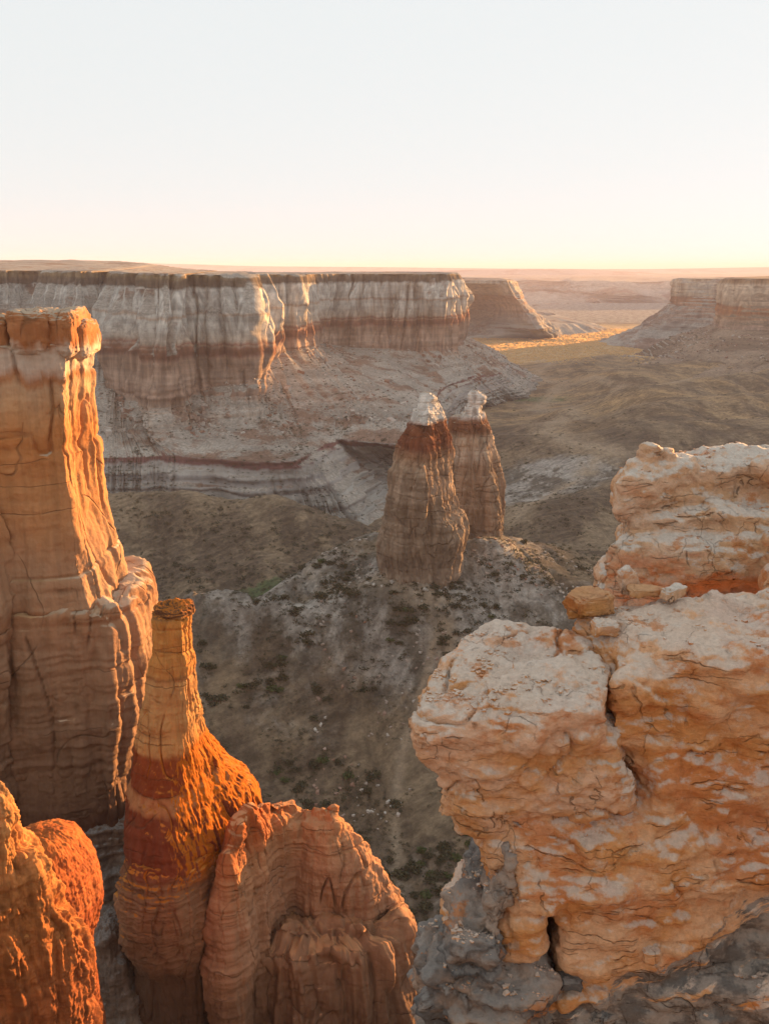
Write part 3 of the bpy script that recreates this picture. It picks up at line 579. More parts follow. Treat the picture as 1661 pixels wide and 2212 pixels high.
A = [(850, 907, None, 930, 1.0), (858, 904, None, 943, 1.6), (868, 904, 926, 946, 2.0), (876, 903, 926, 950, 2.6), (890, 899, 926, 958, 4.), (911, 886, 924, 965, 5.4), (928, 879, 924, 970, 6.4), (956, 868, 924, 975, 7.6), (987, 858, 926, 978, 8.4), (1015, 847, 928, 979, 9), (1049, 843, 932, 981, 9.4),
     (1084, 835, 938, 983, 9.8, .5), (1105, 832, 950, 988, 9.8, 1), (1119, 828, 970, 1002, 9.6, 1.4), (1153, 820, 980, 1008, 9.4, 1.8), (1181, 814, 974, 1003, 9.2, 2), (1209, 814, 970, 998, 9., 2.4), (1237, 822, 970, 998, 8.8, 2.8), (1262, 824, 965, 993, 8.8, 3), (1300, 820, 950, 985, 8.8, 3.6)]
Bt = [(843, 1017, None, 1030, .8), (851, 1011, None, 1042, 1.3), (858, 1010, None, 1051, 1.5), (870, 1012, None, 1051, 1.5), (876, 1007, None, 1042, 1.6), (882, 1002, None, 1040, 2), (893, 1001, None, 1041, 2.4), (899, 990, None, 1045, 3.), (911, 976, None, 1049, 3.6), (924, 972, None, 1054, 4.), (952, 972, 1040, 1063, 5.2),
      (980, 972, 1046, 1071, 6), (1015, 970, 1052, 1078, 6.6), (1042, 970, 1058, 1083, 7.2), (1084, 972, 1062, 1085, 7.6), (1119, 975, 1074, 1088, 7), (1128, 978, 1074, 1088, 7), (1133, 982, 1070, 1083, 6.6), (1174, 990, 1072, 1087, 6.8), (1215, 990, 1072, 1087, 7)]
kw = dict(lz=3., facet=.7, fcs=(2.6, 2.6, 12), flute=.34, fs=1.5, strata=.12, ss=2., crack=.5, cs=(2.4, 2.4, 6.), rough=.13, rs=1.6, low=.5, ls=9.)
T = thing('rock_spire', PD(905, 1290, 191), 'broad tapering rock spire with white tip and dark red band, standing mid-valley', 'rock spire', 'twin spires in the valley')
def at_thing(o, t): o.matrix_parent_inverse = t.matrix_world.inverted(); o.parent = t; o.location = (0, 0, 0)
def put(t, o):          # geometry is made in world space; hang it on its thing without moving it
    me = o.data; L = np.array(t.location); n = len(me.vertices); a = np.empty(n * 3, f32); me.vertices.foreach_get('co', a)
    me.vertices.foreach_set('co', (a.reshape(-1, 3) - L.astype(f32)).ravel()); o.parent = t; me.update(); return o
put(T, tower('shaft', A[4:], 191, sp_mat, 420, 520, -84, seedn=3, **kw)); put(T, tower('cap_rock', A[:6], 190.6, sp_mat, 90, 200, seedn=4, flute=.05, strata=.18, ss=.7, crack=.12, cs=(2, 2, 1.3), rough=.12, rs=1.4, low=.15, ls=4))
T = thing('rock_spire', PD(1030, 1195, 222), 'slimmer rock spire with knobbly white head, close behind the broad spire on its right', 'rock spire', 'twin spires in the valley')
put(T, tower('shaft', Bt[7:], 222, sp_mat2, 380, 420, -80, seedn=7, **kw)); put(T, tower('cap_rock', Bt[:9], 221.6, sp_mat2, 100, 200, seedn=8, flute=.05, strata=.16, ss=.7, crack=.12, cs=(1.8, 1.8, 1.3), rough=.14, rs=1.4, low=.2, ls=3))

# ---- the big tower on the left
tw_mat = strata_mat('orange_tower_rock', Z([(-62, (.08, .05, .035)), (-44, (.09, .05, .033)), (-37, (.085, .036, .023)), (-34.5, (.19, .11, .07)), (-31, (.23, .135, .085)), (-27, (.28, .165, .10)), (-24, (.33, .20, .125)), (-22, (.30, .15, .08)), (-21, (.38, .23, .14)), (-18.5, (.38, .22, .13)), (-16, (.42, .21, .10)), (-13, (.46, .225, .10)), (-10.5, (.44, .185, .07)), (-9, (.48, .26, .13)), (-7.4, (.48, .31, .19)), (-6.8, (.38, .16, .07)), (-6.2, (.52, .40, .32)), (-5.2, (.52, .42, .34)), (-4.6, (.36, .15, .065)), (-2.8, (.42, .20, .10)), (-2.3, (.54, .42, .33))], -62, -2), -62, -2, fine=.22, warp=3.2, talus=(.50, .38, .28), talus2=(.42, .26, .14), lohi=(.7, .95), bump=.75, tal_detail=False, streak=.14, lay=.03, veins=(2.6, 16., .018), sat=1.03)  # lowest stops darkened: shade at the tower's foot painted into the rock
T1 = [(735, -110, 186, 203, 4.4), (770, -110, 186, 199, 4.4), (820, -110, 184, 197, 4.5), (868, -110, 180, 194, 4.5), (930, -110, 182, 196, 4.6), (948, -110, 178, 192, 4.6), (962, -110, 184, 204, 4.7), (1000, -115, 188, 210, 4.8), (1043, -120, 196, 216, 5.), (1083, -120, 202, 221, 5.2), (1143, -125, 212, 235, 5.4), (1183, -130, 222, 245, 5.6), (1233, -130, 230, 255, 5.8), (1262, -130, 240, 264, 5.9), (1400, -140, 250, 275, 6.), (1720, -150, 260, 300, 7), (1900, -160, 260, 300, 7)]
kt = dict(lz=2.5, facet=.45, fcs=(2.4, 2.4, 7), flute=.14, fs=2.2, strata=.05, ss=.8, crack=.4, cs=(2.6, 2.6, 8.), rough=.075, rs=1.5, low=.6, ls=6.)
T = thing('rock_tower', PD(100, 1720, 62), 'tall orange rock tower with blocky overhanging cap at the left edge of the photo', 'rock tower')
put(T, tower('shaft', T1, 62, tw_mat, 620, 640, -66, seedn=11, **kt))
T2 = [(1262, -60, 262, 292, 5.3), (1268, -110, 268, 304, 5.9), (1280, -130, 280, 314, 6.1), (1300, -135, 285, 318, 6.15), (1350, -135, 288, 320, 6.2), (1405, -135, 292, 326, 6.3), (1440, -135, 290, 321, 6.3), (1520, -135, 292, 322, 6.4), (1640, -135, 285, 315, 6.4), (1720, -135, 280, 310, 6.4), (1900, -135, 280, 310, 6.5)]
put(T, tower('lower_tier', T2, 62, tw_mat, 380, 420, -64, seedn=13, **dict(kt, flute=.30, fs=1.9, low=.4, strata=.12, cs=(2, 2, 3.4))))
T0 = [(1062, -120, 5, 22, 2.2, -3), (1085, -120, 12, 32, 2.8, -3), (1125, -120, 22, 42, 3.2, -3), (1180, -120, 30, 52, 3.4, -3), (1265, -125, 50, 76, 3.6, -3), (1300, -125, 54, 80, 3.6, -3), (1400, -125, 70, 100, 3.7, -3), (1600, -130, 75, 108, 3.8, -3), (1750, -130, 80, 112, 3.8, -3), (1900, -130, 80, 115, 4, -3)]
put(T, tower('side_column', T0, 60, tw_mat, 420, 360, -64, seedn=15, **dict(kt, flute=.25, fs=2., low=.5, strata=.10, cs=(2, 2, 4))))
for (px, py, rx, ry, rz, dy, sd_) in ((-75, 722, 1.5, 2.2, 1.35, 0, 1), (5, 724, 1.35, 2.4, 1.25, -.6, 2), (86, 716, 1.42, 2.4, 1.42, -1.2, 3), (146, 718, 1.0, 2.2, 1.42, -1.0, 4), (178, 730, .80, 1.7, 1.2, -.2, 5)):
    put(T, stone('cap_block', PD(px, py, 61.2 + dy), (rx, ry, rz), tw_mat, seed=sd_ * 7, n=80, p=4.2, low=.22, crack=.05, rough=.07, strata=.04))
# ---- capped pillar in front of it, with its fluted skirt
def zp(py, D): return PD(CX, py, D)[2]
def ZP(lst, D, z0, z1): return Z([(zp(py, D), c) for py, c in lst][::-1], z0, z1)
pl_mat = strata_mat('banded_pillar_rock', ZP([(1290, (.16, .075, .04)), (1326, (.17, .08, .04)), (1330, (.50, .24, .08)), (1444, (.46, .22, .08)), (1448, (.30, .14, .06)), (1452, (.46, .25, .11)), (1590, (.46, .24, .10)), (1598, (.22, .055, .022)), (1655, (.20, .048, .02)), (1662, (.38, .18, .085)), (1684, (.36, .16, .075)), (1692, (.17, .045, .022)), (1780, (.19, .055, .03)), (1796, (.22, .11, .062)), (1860, (.26, .135, .078)), (1960, (.19, .10, .06)), (2020, (.12, .066, .042)), (2100, (.085, .05, .035)), (2300, (.07, .045, .033))], 50, -60, -18), -60, -18, fine=.16, lay=.02, veins=(1.5, 8., .02), sat=1.05, flank=(.42, .13, .028), warp=.5, talus=(.42, .15, .04), talus2=(.44, .2, .06), lohi=(.8, 1.), bump=.75, tal_detail=False, streak=.14)  # stops below the bands darkened to paint in the shade of the crevice
T = thing('rock_pillar', PD(380, 2000, 49), 'slender banded orange pillar with flat dark cap stone, rising in front of the tall tower', 'rock pillar')
S1 = [(1328, 335, 404, 414, 1.1), (1345, 333, 403, 414, 1.15), (1367, 333, 404, 415, 1.2), (1417, 328, 406, 418, 1.3), (1446, 322, 406, 419, 1.4), (1452, 321, 406, 420, 1.4), (1492, 318, 410, 425, 1.6), (1517, 314, 411, 431, 1.8), (1567, 303, 413, 440, 2.1), (1597, 298, 414, 446, 2.4), (1627, 294, 416, 460, 2.9), (1662, 289, 418, 481, 3.5), (1697, 285, 422, 512, 4.2), (1722, 283, 430, 538, 4.7), (1767, 281, 448, 562, 5.), (1800, 281, 455, 568, 5.), (1817, 280, 458, 568, 5.), (1892, 286, 462, 560, 4.8), (1968, 300, 462, 540, 4.5), (2020, 300, 462, 495, 4.1), (2212, 300, 465, 500, 4.2)]
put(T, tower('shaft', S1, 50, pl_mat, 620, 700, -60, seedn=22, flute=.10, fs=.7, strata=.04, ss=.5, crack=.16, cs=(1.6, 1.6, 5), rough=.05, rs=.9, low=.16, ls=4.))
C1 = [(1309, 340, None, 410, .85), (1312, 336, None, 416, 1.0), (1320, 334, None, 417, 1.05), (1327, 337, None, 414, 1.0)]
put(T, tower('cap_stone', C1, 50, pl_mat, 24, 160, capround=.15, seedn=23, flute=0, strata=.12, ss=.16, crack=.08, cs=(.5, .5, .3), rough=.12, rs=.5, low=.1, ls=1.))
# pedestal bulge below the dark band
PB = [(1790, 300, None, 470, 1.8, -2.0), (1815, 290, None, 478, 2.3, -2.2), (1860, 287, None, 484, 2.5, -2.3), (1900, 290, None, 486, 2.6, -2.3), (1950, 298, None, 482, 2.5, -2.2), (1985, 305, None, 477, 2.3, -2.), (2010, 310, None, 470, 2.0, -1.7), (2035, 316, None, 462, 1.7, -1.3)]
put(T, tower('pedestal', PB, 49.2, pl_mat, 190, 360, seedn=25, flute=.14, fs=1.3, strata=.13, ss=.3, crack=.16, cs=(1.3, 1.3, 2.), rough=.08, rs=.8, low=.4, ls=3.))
# ---- ridge to the right of the pillar
rg_mat = strata_mat('ridge_rock', ZP([(1700, (.34, .11, .045)), (1745, (.38, .15, .07)), (1765, (.40, .20, .105)), (1850, (.38, .21, .13)), (1940, (.31, .17, .105)), (2010, (.19, .105, .066)), (2060, (.16, .09, .058)), (2200, (.085, .052, .036)), (2300, (.07, .045, .033))], 52, -64, -30), -64, -30, fine=.18, lay=.02, veins=(1.5, 8., .022), sat=1.05, warp=1.6, talus=(.42, .22, .12), talus2=(.38, .18, .09), lohi=(.8, 1.), bump=.75, tal_detail=False, streak=.14)  # bottom stops carry the crevice shade as darker rock colour
def fin(name, top, D, mat, th0, slope, zbot, rows, cols, parent=None, dyf=None, **kw):
    px = np.array([t[0] for t in top], float); py = np.array([t[1] for t in top], float)
    u = np.linspace(px[0], px[-1], cols); v = np.interp(u, px, py)
    Dv = np.interp(u, px, [t[2] if len(t) > 2 else D for t in top])
    tp = np.array([PD(a, b, d_) for a, b, d_ in zip(u, v, Dv)])
    t = np.concatenate([-np.linspace(1, 0, rows) ** 1.2, np.linspace(0, 1, rows // 2)[1:] ** 1.2])
    G = np.empty((cols, len(t), 3))
    for j, tt in enumerate(t):
        h = abs(tt) * (tp[:, 2] - zbot); wdt = th0 * (1 - np.exp(-h / (th0 * .5))) + slope * h
        G[:, j, 0] = tp[:, 0]; G[:, j, 1] = tp[:, 1] + np.sign(tt) * wdt; G[:, j, 2] = tp[:, 2] - h
    n = grid_normals(G); fl = n[cols // 2, rows // 3, 1] > 0
    G = disp(G, lambda p: rockd(p, **kw), False, fl)
    q = grid_quads(*G.shape[:2])
    if fl: q = q[:, ::-1]
    return mesh_raw(name, G.reshape(-1, 3), quads=q, mat=mat, parent=parent)
T = thing('rock_ridge', PD(700, 2150, 51), 'buff rock ridge with a crumbling stepped crest running right from the banded pillar', 'rock ridge')
RT = [(462, 2010, 47.6), (474, 1900, 47.5), (486, 1836, 47.4), (500, 1796, 47.4), (522, 1764, 47.9), (545, 1745, 48.7), (560, 1738, 49.3), (575, 1732, 50), (600, 1727, 51), (622, 1723, 51.6), (636, 1736), (652, 1752), (660, 1746), (690, 1744), (724, 1746), (728, 1764), (745, 1775), (775, 1800), (800, 1838), (830, 1880), (852, 1925), (859, 1962), (880, 1984), (893, 2012), (901, 2075), (912, 2160), (925, 2300), (940, 2500)]
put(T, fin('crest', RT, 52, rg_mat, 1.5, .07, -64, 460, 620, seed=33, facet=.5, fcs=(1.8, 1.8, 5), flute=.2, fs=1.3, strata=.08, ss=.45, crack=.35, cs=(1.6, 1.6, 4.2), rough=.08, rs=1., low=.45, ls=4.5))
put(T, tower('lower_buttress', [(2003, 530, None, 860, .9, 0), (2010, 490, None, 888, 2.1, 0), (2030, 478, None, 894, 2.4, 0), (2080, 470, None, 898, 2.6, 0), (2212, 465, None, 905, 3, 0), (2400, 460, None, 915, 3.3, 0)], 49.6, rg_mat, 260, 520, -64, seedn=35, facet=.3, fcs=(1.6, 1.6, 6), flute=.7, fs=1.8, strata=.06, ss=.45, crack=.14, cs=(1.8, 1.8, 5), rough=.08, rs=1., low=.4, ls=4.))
# ---- dark massif behind and below them
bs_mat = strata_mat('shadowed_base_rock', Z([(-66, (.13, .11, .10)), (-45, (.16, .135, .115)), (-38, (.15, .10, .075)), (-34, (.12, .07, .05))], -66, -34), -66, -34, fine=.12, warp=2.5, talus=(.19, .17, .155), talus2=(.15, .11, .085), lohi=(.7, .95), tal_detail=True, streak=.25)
T = thing('rock_buttress', PD(200, 2100, 56), 'grey brown rock buttress deep in the gap between the tall tower and the banded pillar', 'rock buttress')
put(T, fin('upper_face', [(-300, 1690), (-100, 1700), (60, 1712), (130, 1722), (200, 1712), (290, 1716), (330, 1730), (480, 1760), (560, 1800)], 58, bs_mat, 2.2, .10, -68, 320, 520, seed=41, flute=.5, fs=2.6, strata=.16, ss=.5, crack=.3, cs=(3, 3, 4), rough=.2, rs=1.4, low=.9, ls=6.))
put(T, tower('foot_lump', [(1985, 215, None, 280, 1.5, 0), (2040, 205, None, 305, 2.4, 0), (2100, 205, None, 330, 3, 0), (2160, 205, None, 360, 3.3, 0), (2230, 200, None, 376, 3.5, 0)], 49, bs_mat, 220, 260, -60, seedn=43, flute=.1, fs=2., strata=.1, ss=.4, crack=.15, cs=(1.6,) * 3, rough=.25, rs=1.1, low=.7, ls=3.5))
# ---- red dome and lit slab in the lower left corner
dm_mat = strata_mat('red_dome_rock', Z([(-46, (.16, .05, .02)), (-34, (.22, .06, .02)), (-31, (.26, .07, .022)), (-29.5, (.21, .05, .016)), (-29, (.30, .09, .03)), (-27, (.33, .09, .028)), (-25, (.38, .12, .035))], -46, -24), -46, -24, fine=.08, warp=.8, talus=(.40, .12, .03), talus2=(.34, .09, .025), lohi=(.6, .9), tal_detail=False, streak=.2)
T = thing('rock_dome', PD(95, 2100, 38), 'rounded rust red rock dome in the lower left, behind the sunlit slab', 'rock dome')
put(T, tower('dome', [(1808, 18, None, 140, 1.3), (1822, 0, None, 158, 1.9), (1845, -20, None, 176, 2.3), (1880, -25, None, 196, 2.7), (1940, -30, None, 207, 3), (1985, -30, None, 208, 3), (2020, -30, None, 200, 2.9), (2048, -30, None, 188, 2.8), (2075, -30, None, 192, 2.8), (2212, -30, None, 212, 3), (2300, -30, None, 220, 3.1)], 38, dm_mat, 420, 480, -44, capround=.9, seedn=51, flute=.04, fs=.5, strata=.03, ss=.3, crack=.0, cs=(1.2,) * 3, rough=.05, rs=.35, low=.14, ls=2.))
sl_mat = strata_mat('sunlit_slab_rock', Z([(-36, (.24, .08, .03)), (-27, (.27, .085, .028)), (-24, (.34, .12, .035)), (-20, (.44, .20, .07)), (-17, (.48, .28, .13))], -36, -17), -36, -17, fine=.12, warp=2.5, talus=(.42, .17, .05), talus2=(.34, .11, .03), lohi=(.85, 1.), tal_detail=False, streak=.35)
T = thing('rock_slab', PD(60, 2150, 30), 'craggy sunlit orange slab sloping down in the bottom left corner', 'rock slab')
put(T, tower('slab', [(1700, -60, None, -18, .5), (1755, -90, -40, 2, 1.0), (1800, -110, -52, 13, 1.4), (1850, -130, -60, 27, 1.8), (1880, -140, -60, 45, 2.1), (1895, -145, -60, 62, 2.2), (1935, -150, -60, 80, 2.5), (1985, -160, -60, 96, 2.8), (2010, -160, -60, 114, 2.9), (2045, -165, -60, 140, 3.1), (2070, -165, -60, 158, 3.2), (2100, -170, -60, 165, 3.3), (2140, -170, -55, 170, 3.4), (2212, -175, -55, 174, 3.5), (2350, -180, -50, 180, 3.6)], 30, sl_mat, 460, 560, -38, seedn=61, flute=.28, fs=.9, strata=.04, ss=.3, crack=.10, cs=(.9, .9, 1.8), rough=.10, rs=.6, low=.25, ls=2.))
# ---------------------------------------------------------------- foreground outcrop: layered blocks as a distance field, meshed with surface nets
def poly_sd(X, Y, poly):
    pts = np.asarray(poly, float); d = np.full(X.shape, 1e9); s = np.ones(X.shape)
    n = len(pts)
    for i in range(n):
        a, b = pts[i], pts[(i - 1) % n]; e = b - a; wx, wy = X - a[0], Y - a[1]
        t = np.clip((wx * e[0] + wy * e[1]) / (e @ e), 0, 1); bx, by = wx - e[0] * t, wy - e[1] * t
        d = np.minimum(d, bx * bx + by * by)
        c1 = Y >= a[1]; c2 = Y < b[1]; c3 = e[0] * wy > e[1] * wx
        fl = (c1 & c2 & c3) | (~c1 & ~c2 & ~c3); s = np.where(fl, -s, s)
    return s * np.sqrt(d)
def smin(a, b, k):
    h = np.clip(.5 + .5 * (b - a) / k, 0, 1); return b * (1 - h) + a * h - k * h * (1 - h)
def smooth_poly(pts, n=5):
    C = np.asarray(pts, float)[:, :2]; K = len(C); u = np.arange(K * n) / n; i = np.floor(u).astype(int); t = (u - i)[:, None]
    p0, p1, p2, p3 = C[(i - 1) % K], C[i % K], C[(i + 1) % K], C[(i + 2) % K]
    return .5 * (2 * p1 + (p2 - p0) * t + (2 * p0 - 5 * p1 + 4 * p2 - p3) * t * t + (3 * p1 - p0 - 3 * p2 + p3) * t ** 3) * .7 + .3 * (p1 * (1 - t) + p2 * t)
tops = []
class Field:
    def __init__(s, lo, hi, vox):
        s.lo, s.v = np.array(lo, float), vox
        s.ax = [np.arange(lo[k], hi[k] + vox, vox) for k in range(3)]
        s.X, s.Y = np.meshgrid(s.ax[0], s.ax[1], indexing='ij'); s.Zv = s.ax[2][None, None, :]
        s.F = np.full((len(s.ax[0]), len(s.ax[1]), len(s.ax[2])), 9., f32)
    def slab(s, poly, z0, z1, r=.15, tilt=(0, 0, 0, 0), k=.1, inset=0., smooth=True, grow=0.):
        """plan polygon between heights z0 (low) and z1 (top), edges rounded by r; tilt=(cx, cy, dz/dx, dz/dy) tips the top"""
        d2 = (poly_sd(s.X, s.Y, smooth_poly(poly) if smooth else poly) + r - grow)[..., None]
        t = (tilt[2] * (s.X - tilt[0]) + tilt[3] * (s.Y - tilt[1]))[..., None]
        zc = (z0 + z1) / 2 + t / 2; h = (z1 - z0) / 2 + t / 2
        w = np.abs(s.Zv - zc) - h + r
        d2 = d2.astype(f32); w = w.astype(f32)
        d = np.minimum(np.maximum(d2, w), 0) + np.sqrt(np.maximum(d2, 0) ** 2 + np.maximum(w, 0) ** 2) - r
        s.F = smin(s.F, d, k).astype(f32)
    def blob(s, c, rad, k=.2, cut=False):
        q = np.sqrt(((s.X - c[0]) / rad[0]) ** 2 + ((s.Y - c[1]) / rad[1]) ** 2)[..., None] ** 2 + ((s.Zv - c[2]) / rad[2]) ** 2
        d = (np.sqrt(q) - 1) * min(rad)
        s.F = (np.maximum(s.F, -d) if cut else smin(s.F, d, k)).astype(f32)
    def cutplane_gap(s, pts, width, depth=99):
        """narrow gap following a vertical zigzag: pts (x, y, z) front line going down, gap runs away from the viewer"""
        pts = np.asarray(pts, float); o = np.argsort(pts[:, 2])
        xs = np.interp(s.ax[2], pts[o, 2], pts[o, 0]); ys = np.interp(s.ax[2], pts[o, 2], pts[o, 1]); ws = np.interp(s.ax[2], pts[o, 2], np.asarray(width)[o])
        wob = fbm(np.stack([s.ax[2] * 0, s.ax[2] * 0 + 3, s.ax[2]], 1), (1, 1, .5), 3, 5) * .12
        d = np.abs(s.X[..., None] - (xs + wob)[None, None] - .25 * (s.Y[..., None] - ys[None, None])) - ws[None, None]
        s.F = np.where((s.Y[..., None] - ys[None, None] < depth), np.maximum(s.F, -d), s.F).astype(f32)
    def mesh(s, name, mat, parent=None, dd=None, dd2=None):
        F = s.F; F[0] = F[-1] = 9; F[:, 0] = F[:, -1] = 9; F[:, :, 0] = F[:, :, -1] = 9
        neg = F < 0; nx, ny, nz = F.shape
        cnt = np.zeros((nx - 1, ny - 1, nz - 1), np.uint8)
        sl = lambda a, dx, dy, dz: a[dx:nx - 1 + dx, dy:ny - 1 + dy, dz:nz - 1 + dz]
        for dx in (0, 1):
            for dy in (0, 1):
                for dz in (0, 1): cnt += sl(neg, dx, dy, dz)
        act = np.argwhere((cnt > 0) & (cnt < 8)); idx = np.full(cnt.shape, -1, np.int32); idx[tuple(act.T)] = np.arange(len(act))
        acc = np.zeros((len(act), 3)); num = np.zeros(len(act))
        cor = {(a, b, c): F[act[:, 0] + a, act[:, 1] + b, act[:, 2] + c] for a in (0, 1) for b in (0, 1) for c in (0, 1)}
        for axis in range(3):
            for a in (0, 1):
                for b in (0, 1):
                    o = [a, b]; o.insert(axis, 0); o1 = list(o); o1[axis] = 1
                    f0, f1 = cor[tuple(o)], cor[tuple(o1)]; m = (f0 < 0) != (f1 < 0)
                    t = np.where(m, f0 / np.where(m, f0 - f1, 1), 0)
                    pt = np.tile(np.array(o, float), (len(act), 1)); pt[:, axis] = t
                    acc[m] += pt[m]; num[m] += 1
        V = s.lo + (act + acc / num[:, None]) * s.v
        quads = []
        for axis in range(3):
            a1, a2 = (axis + 1) % 3, (axis + 2) % 3
            s0 = [slice(None)] * 3; s1 = [slice(None)] * 3; s0[axis] = slice(0, -1); s1[axis] = slice(1, None)
            A, B = neg[tuple(s0)], neg[tuple(s1)]; e = np.argwhere(A != B)
            e = e[(e[:, a1] > 0) & (e[:, a2] > 0) & (e[:, a1] < F.shape[a1] - 1) & (e[:, a2] < F.shape[a2] - 1)]
            fl = A[tuple(e.T)]
            def c(d1, d2):
                q = e.copy(); q[:, a1] -= d1; q[:, a2] -= d2; return idx[tuple(q.T)]
            q = np.stack([c(0, 0), c(1, 0), c(1, 1), c(0, 1)], 1)
            q[~fl] = q[~fl][:, ::-1]; quads.append(q)
        q = np.concatenate(quads)
        def vn(V):
            fn = np.cross(V[q[:, 2]] - V[q[:, 0]], V[q[:, 3]] - V[q[:, 1]]); N = np.zeros_like(V)
            for k in range(4):
                for j in range(3): N[:, j] += np.bincount(q[:, k], fn[:, j], len(V))
            return N / (np.linalg.norm(N, axis=1, keepdims=True) + 1e-12)
        for f in (dd, dd2):
            if f is not None: N = vn(V); V = V + N * f(V, N)[:, None]
        N = vn(V); tops.append((V[N[:, 2] > .86], N[N[:, 2] > .86]))
        return mesh_raw(name, V, quads=q, mat=mat, parent=parent)
def hero_mat(name, white, peach, orange, red, wtop=.62, ored=.7, grey=None):
    m = M(name, .92, .2)
    wv = m.vec('ADD', m.pos, m.vec('SCALE', m.noise(.9, 3, out=1), (0, 0, 0)))
    n1 = m.noise((.55, .55, .9), 6, .62); n2 = m.noise((1.6, 1.6, 2.4), 6, .65); n3 = m.noise((.35, .35, .5), 4, .6, v=m.vec('ADD', m.pos, (31, 7, 3)))
    c = m.mix(m.remap(n1, .42, .60), peach, orange)
    c = m.mix(m.remap(m.math('ADD', n3, m.math('MULTIPLY', n2, .45)), .74, .84, 0, ored), c, red)
    nz = m.xyz(m.geo.outputs['Normal'])[2]
    tp = m.math('ADD', nz, m.math('MULTIPLY', m.math('SUBTRACT', m.noise((1.1, 1.1, 1.8), 7, .72), .5), 3.2))
    c = m.mix(m.remap(tp, .35, .85, 0, wtop + .12), c, white)
    c = m.mix(m.remap(m.noise((1.8, 1.8, 2.6), 6, .72, v=m.vec('ADD', m.pos, (5, 9, 1))), .56, .66, 0, .4), c, white)   # bleached blotches
    c = m.mix(m.remap(m.noise((1.1, 1.1, 1.5), 6, .7, v=m.vec('ADD', m.pos, (15, 2, 8))), .58, .66, 0, .75), c, (.54, .20, .06))  # iron stain
    x, y, z = m.xyz(m.pos)
    if grey:
        zt = m.math('ADD', z, m.math('MULTIPLY', x, -grey[2])); gn = m.noise((1., 1., 1.), 6, .68, v=m.comb(m.math('MULTIPLY', x, .5), m.math('MULTIPLY', y, .5), m.math('MULTIPLY', zt, 2.4)))
        gf = m.math('ADD', gn, m.remap(zt, grey[1], grey[0], -.28, .10, False))
        c = m.mix(m.remap(gf, .50, .56, 0, .9), c, m.mix(m.remap(n2, .42, .58), (.10, .095, .09), (.31, .26, .22)))
    cr = m.voro((1.5, 1.5, 1.1), 'DISTANCE_TO_EDGE', v=m.vec('ADD', m.pos, m.vec('MULTIPLY', m.noise(1.6, 4, .6, out=1), (.5, .5, .5))))
    crm = m.remap(m.noise(.9, 3, .6, v=m.vec('ADD', m.pos, (3, 3, 9))), .53, .62)
    cg = m.math('MULTIPLY', m.math('MULTIPLY', m.remap(cr, .0, .018, 1, 0), crm), .45)
    wv2 = m.vec('ADD', m.pos, m.vec('MULTIPLY', m.noise(.8, 4, .65, out=1), (.7, .7, .5)))
    for (sc_, off_, wd_) in (((.25, .25, 1.9), 40, .012), ((.8, .8, .5), 80, .012), ((.3, .3, 3.6), 120, .016)):
        l = m.remap(m.math('ABSOLUTE', m.math('SUBTRACT', m.noise(sc_, 0, .5, v=m.vec('ADD', wv2, (off_, off_, off_))), .5)), 0, wd_, 1, 0)
        cg = m.math('MAXIMUM', cg, m.math('MULTIPLY', m.math('MULTIPLY', l, m.remap(nz, .25, .6, 1, 0)), m.remap(m.noise(.7, 2, .5, v=m.vec('ADD', m.pos, (off_ + 9, 5, 1))), .5, .6)))
    c = m.mix(m.math('MULTIPLY', cg, .38), c, (.14, .075, .045))
    sp = m.remap(m.noise(9., 5, .7), .3, .7, .88, 1.10); c = m.mix(1., c, m.comb(sp, sp, sp), 'MULTIPLY')
    m.color(c)
    h = m.math('ADD', m.math('ADD', m.noise((3, 3, 5), 9, .68), m.math('MULTIPLY', m.noise((12, 12, 20), 5, .72), .22)), m.math('MULTIPLY', m.noise((.8, .8, 7), 5, .6), .4))
    h = m.math('SUBTRACT', h, m.math('MULTIPLY', cg, 1.2))
    m.bump(h, .12, .9)
    return m
def hero_disp(crack=.2, cs=(1.2, 1.2, .7), rough=.12, flake=.16, ledge=.03, seed=0, big=.12):
    def f(V, N):
        wp = V + np.stack([fbm(V, (1.3,) * 3, 3, seed + k) for k in (1, 2, 3)], 1) * .28
        d = big * fbm(V, (1.8, 1.8, 1.1), 3, seed + 4)
        side = 1 - np.clip(N[:, 2], 0, 1)
        d = d + ledge * side * np.tanh(4 * fbm(np.stack([wp[:, 0] / 3, wp[:, 1] / 3, (wp[:, 2] - .12 * wp[:, 0]) / .5], 1), oct=4, seed=seed + 5, gain=.6))
        f1, f2, i1 = worley(wp, cs, seed + 6); e = f2 - f1
        m1 = sstep(-.25, .25, fbm(V, (1.6,) * 3, 2, seed + 7))
        c1 = noise(wp / np.array((1.5, 1.5, 1.1), f32), seed + 20); c2 = noise(V / np.array((2.6, 2.6, .7), f32), seed + 21)
        m2 = sstep(0., .3, fbm(V, (1.2,) * 3, 2, seed + 22))
        d = d - crack * m1 * np.exp(-(c1 / .028) ** 2) - crack * .6 * m2 * side * np.exp(-(c2 / .04) ** 2) + flake * (i1 - .5) * sstep(0, .06, e) * (.25 + .75 * side) + .04 * np.tanh(c1 * 12)
        f1, f2, i2 = worley(wp + 7, tuple(c * .4 for c in cs), seed + 8)
        d = d + flake * .4 * (i2 - .5) * sstep(0, .15, f2 - f1) * m1
        d = d + rough * fbm(V, (.8, .8, .55), 5, seed + 9, .55)
        pit = fbm(V, (.16,) * 3, 2, seed + 10); d = d - .03 * np.clip(pit - .28, 0, 1) * 3
        return d
    return f
def fine_disp(V, N):
    return .018 * fbm(V, (.12, .12, .08), 2, 77)
HW, HP, HO, HR = (.64, .57, .50), (.70, .42, .27), (.66, .32, .13), (.58, .21, .07)
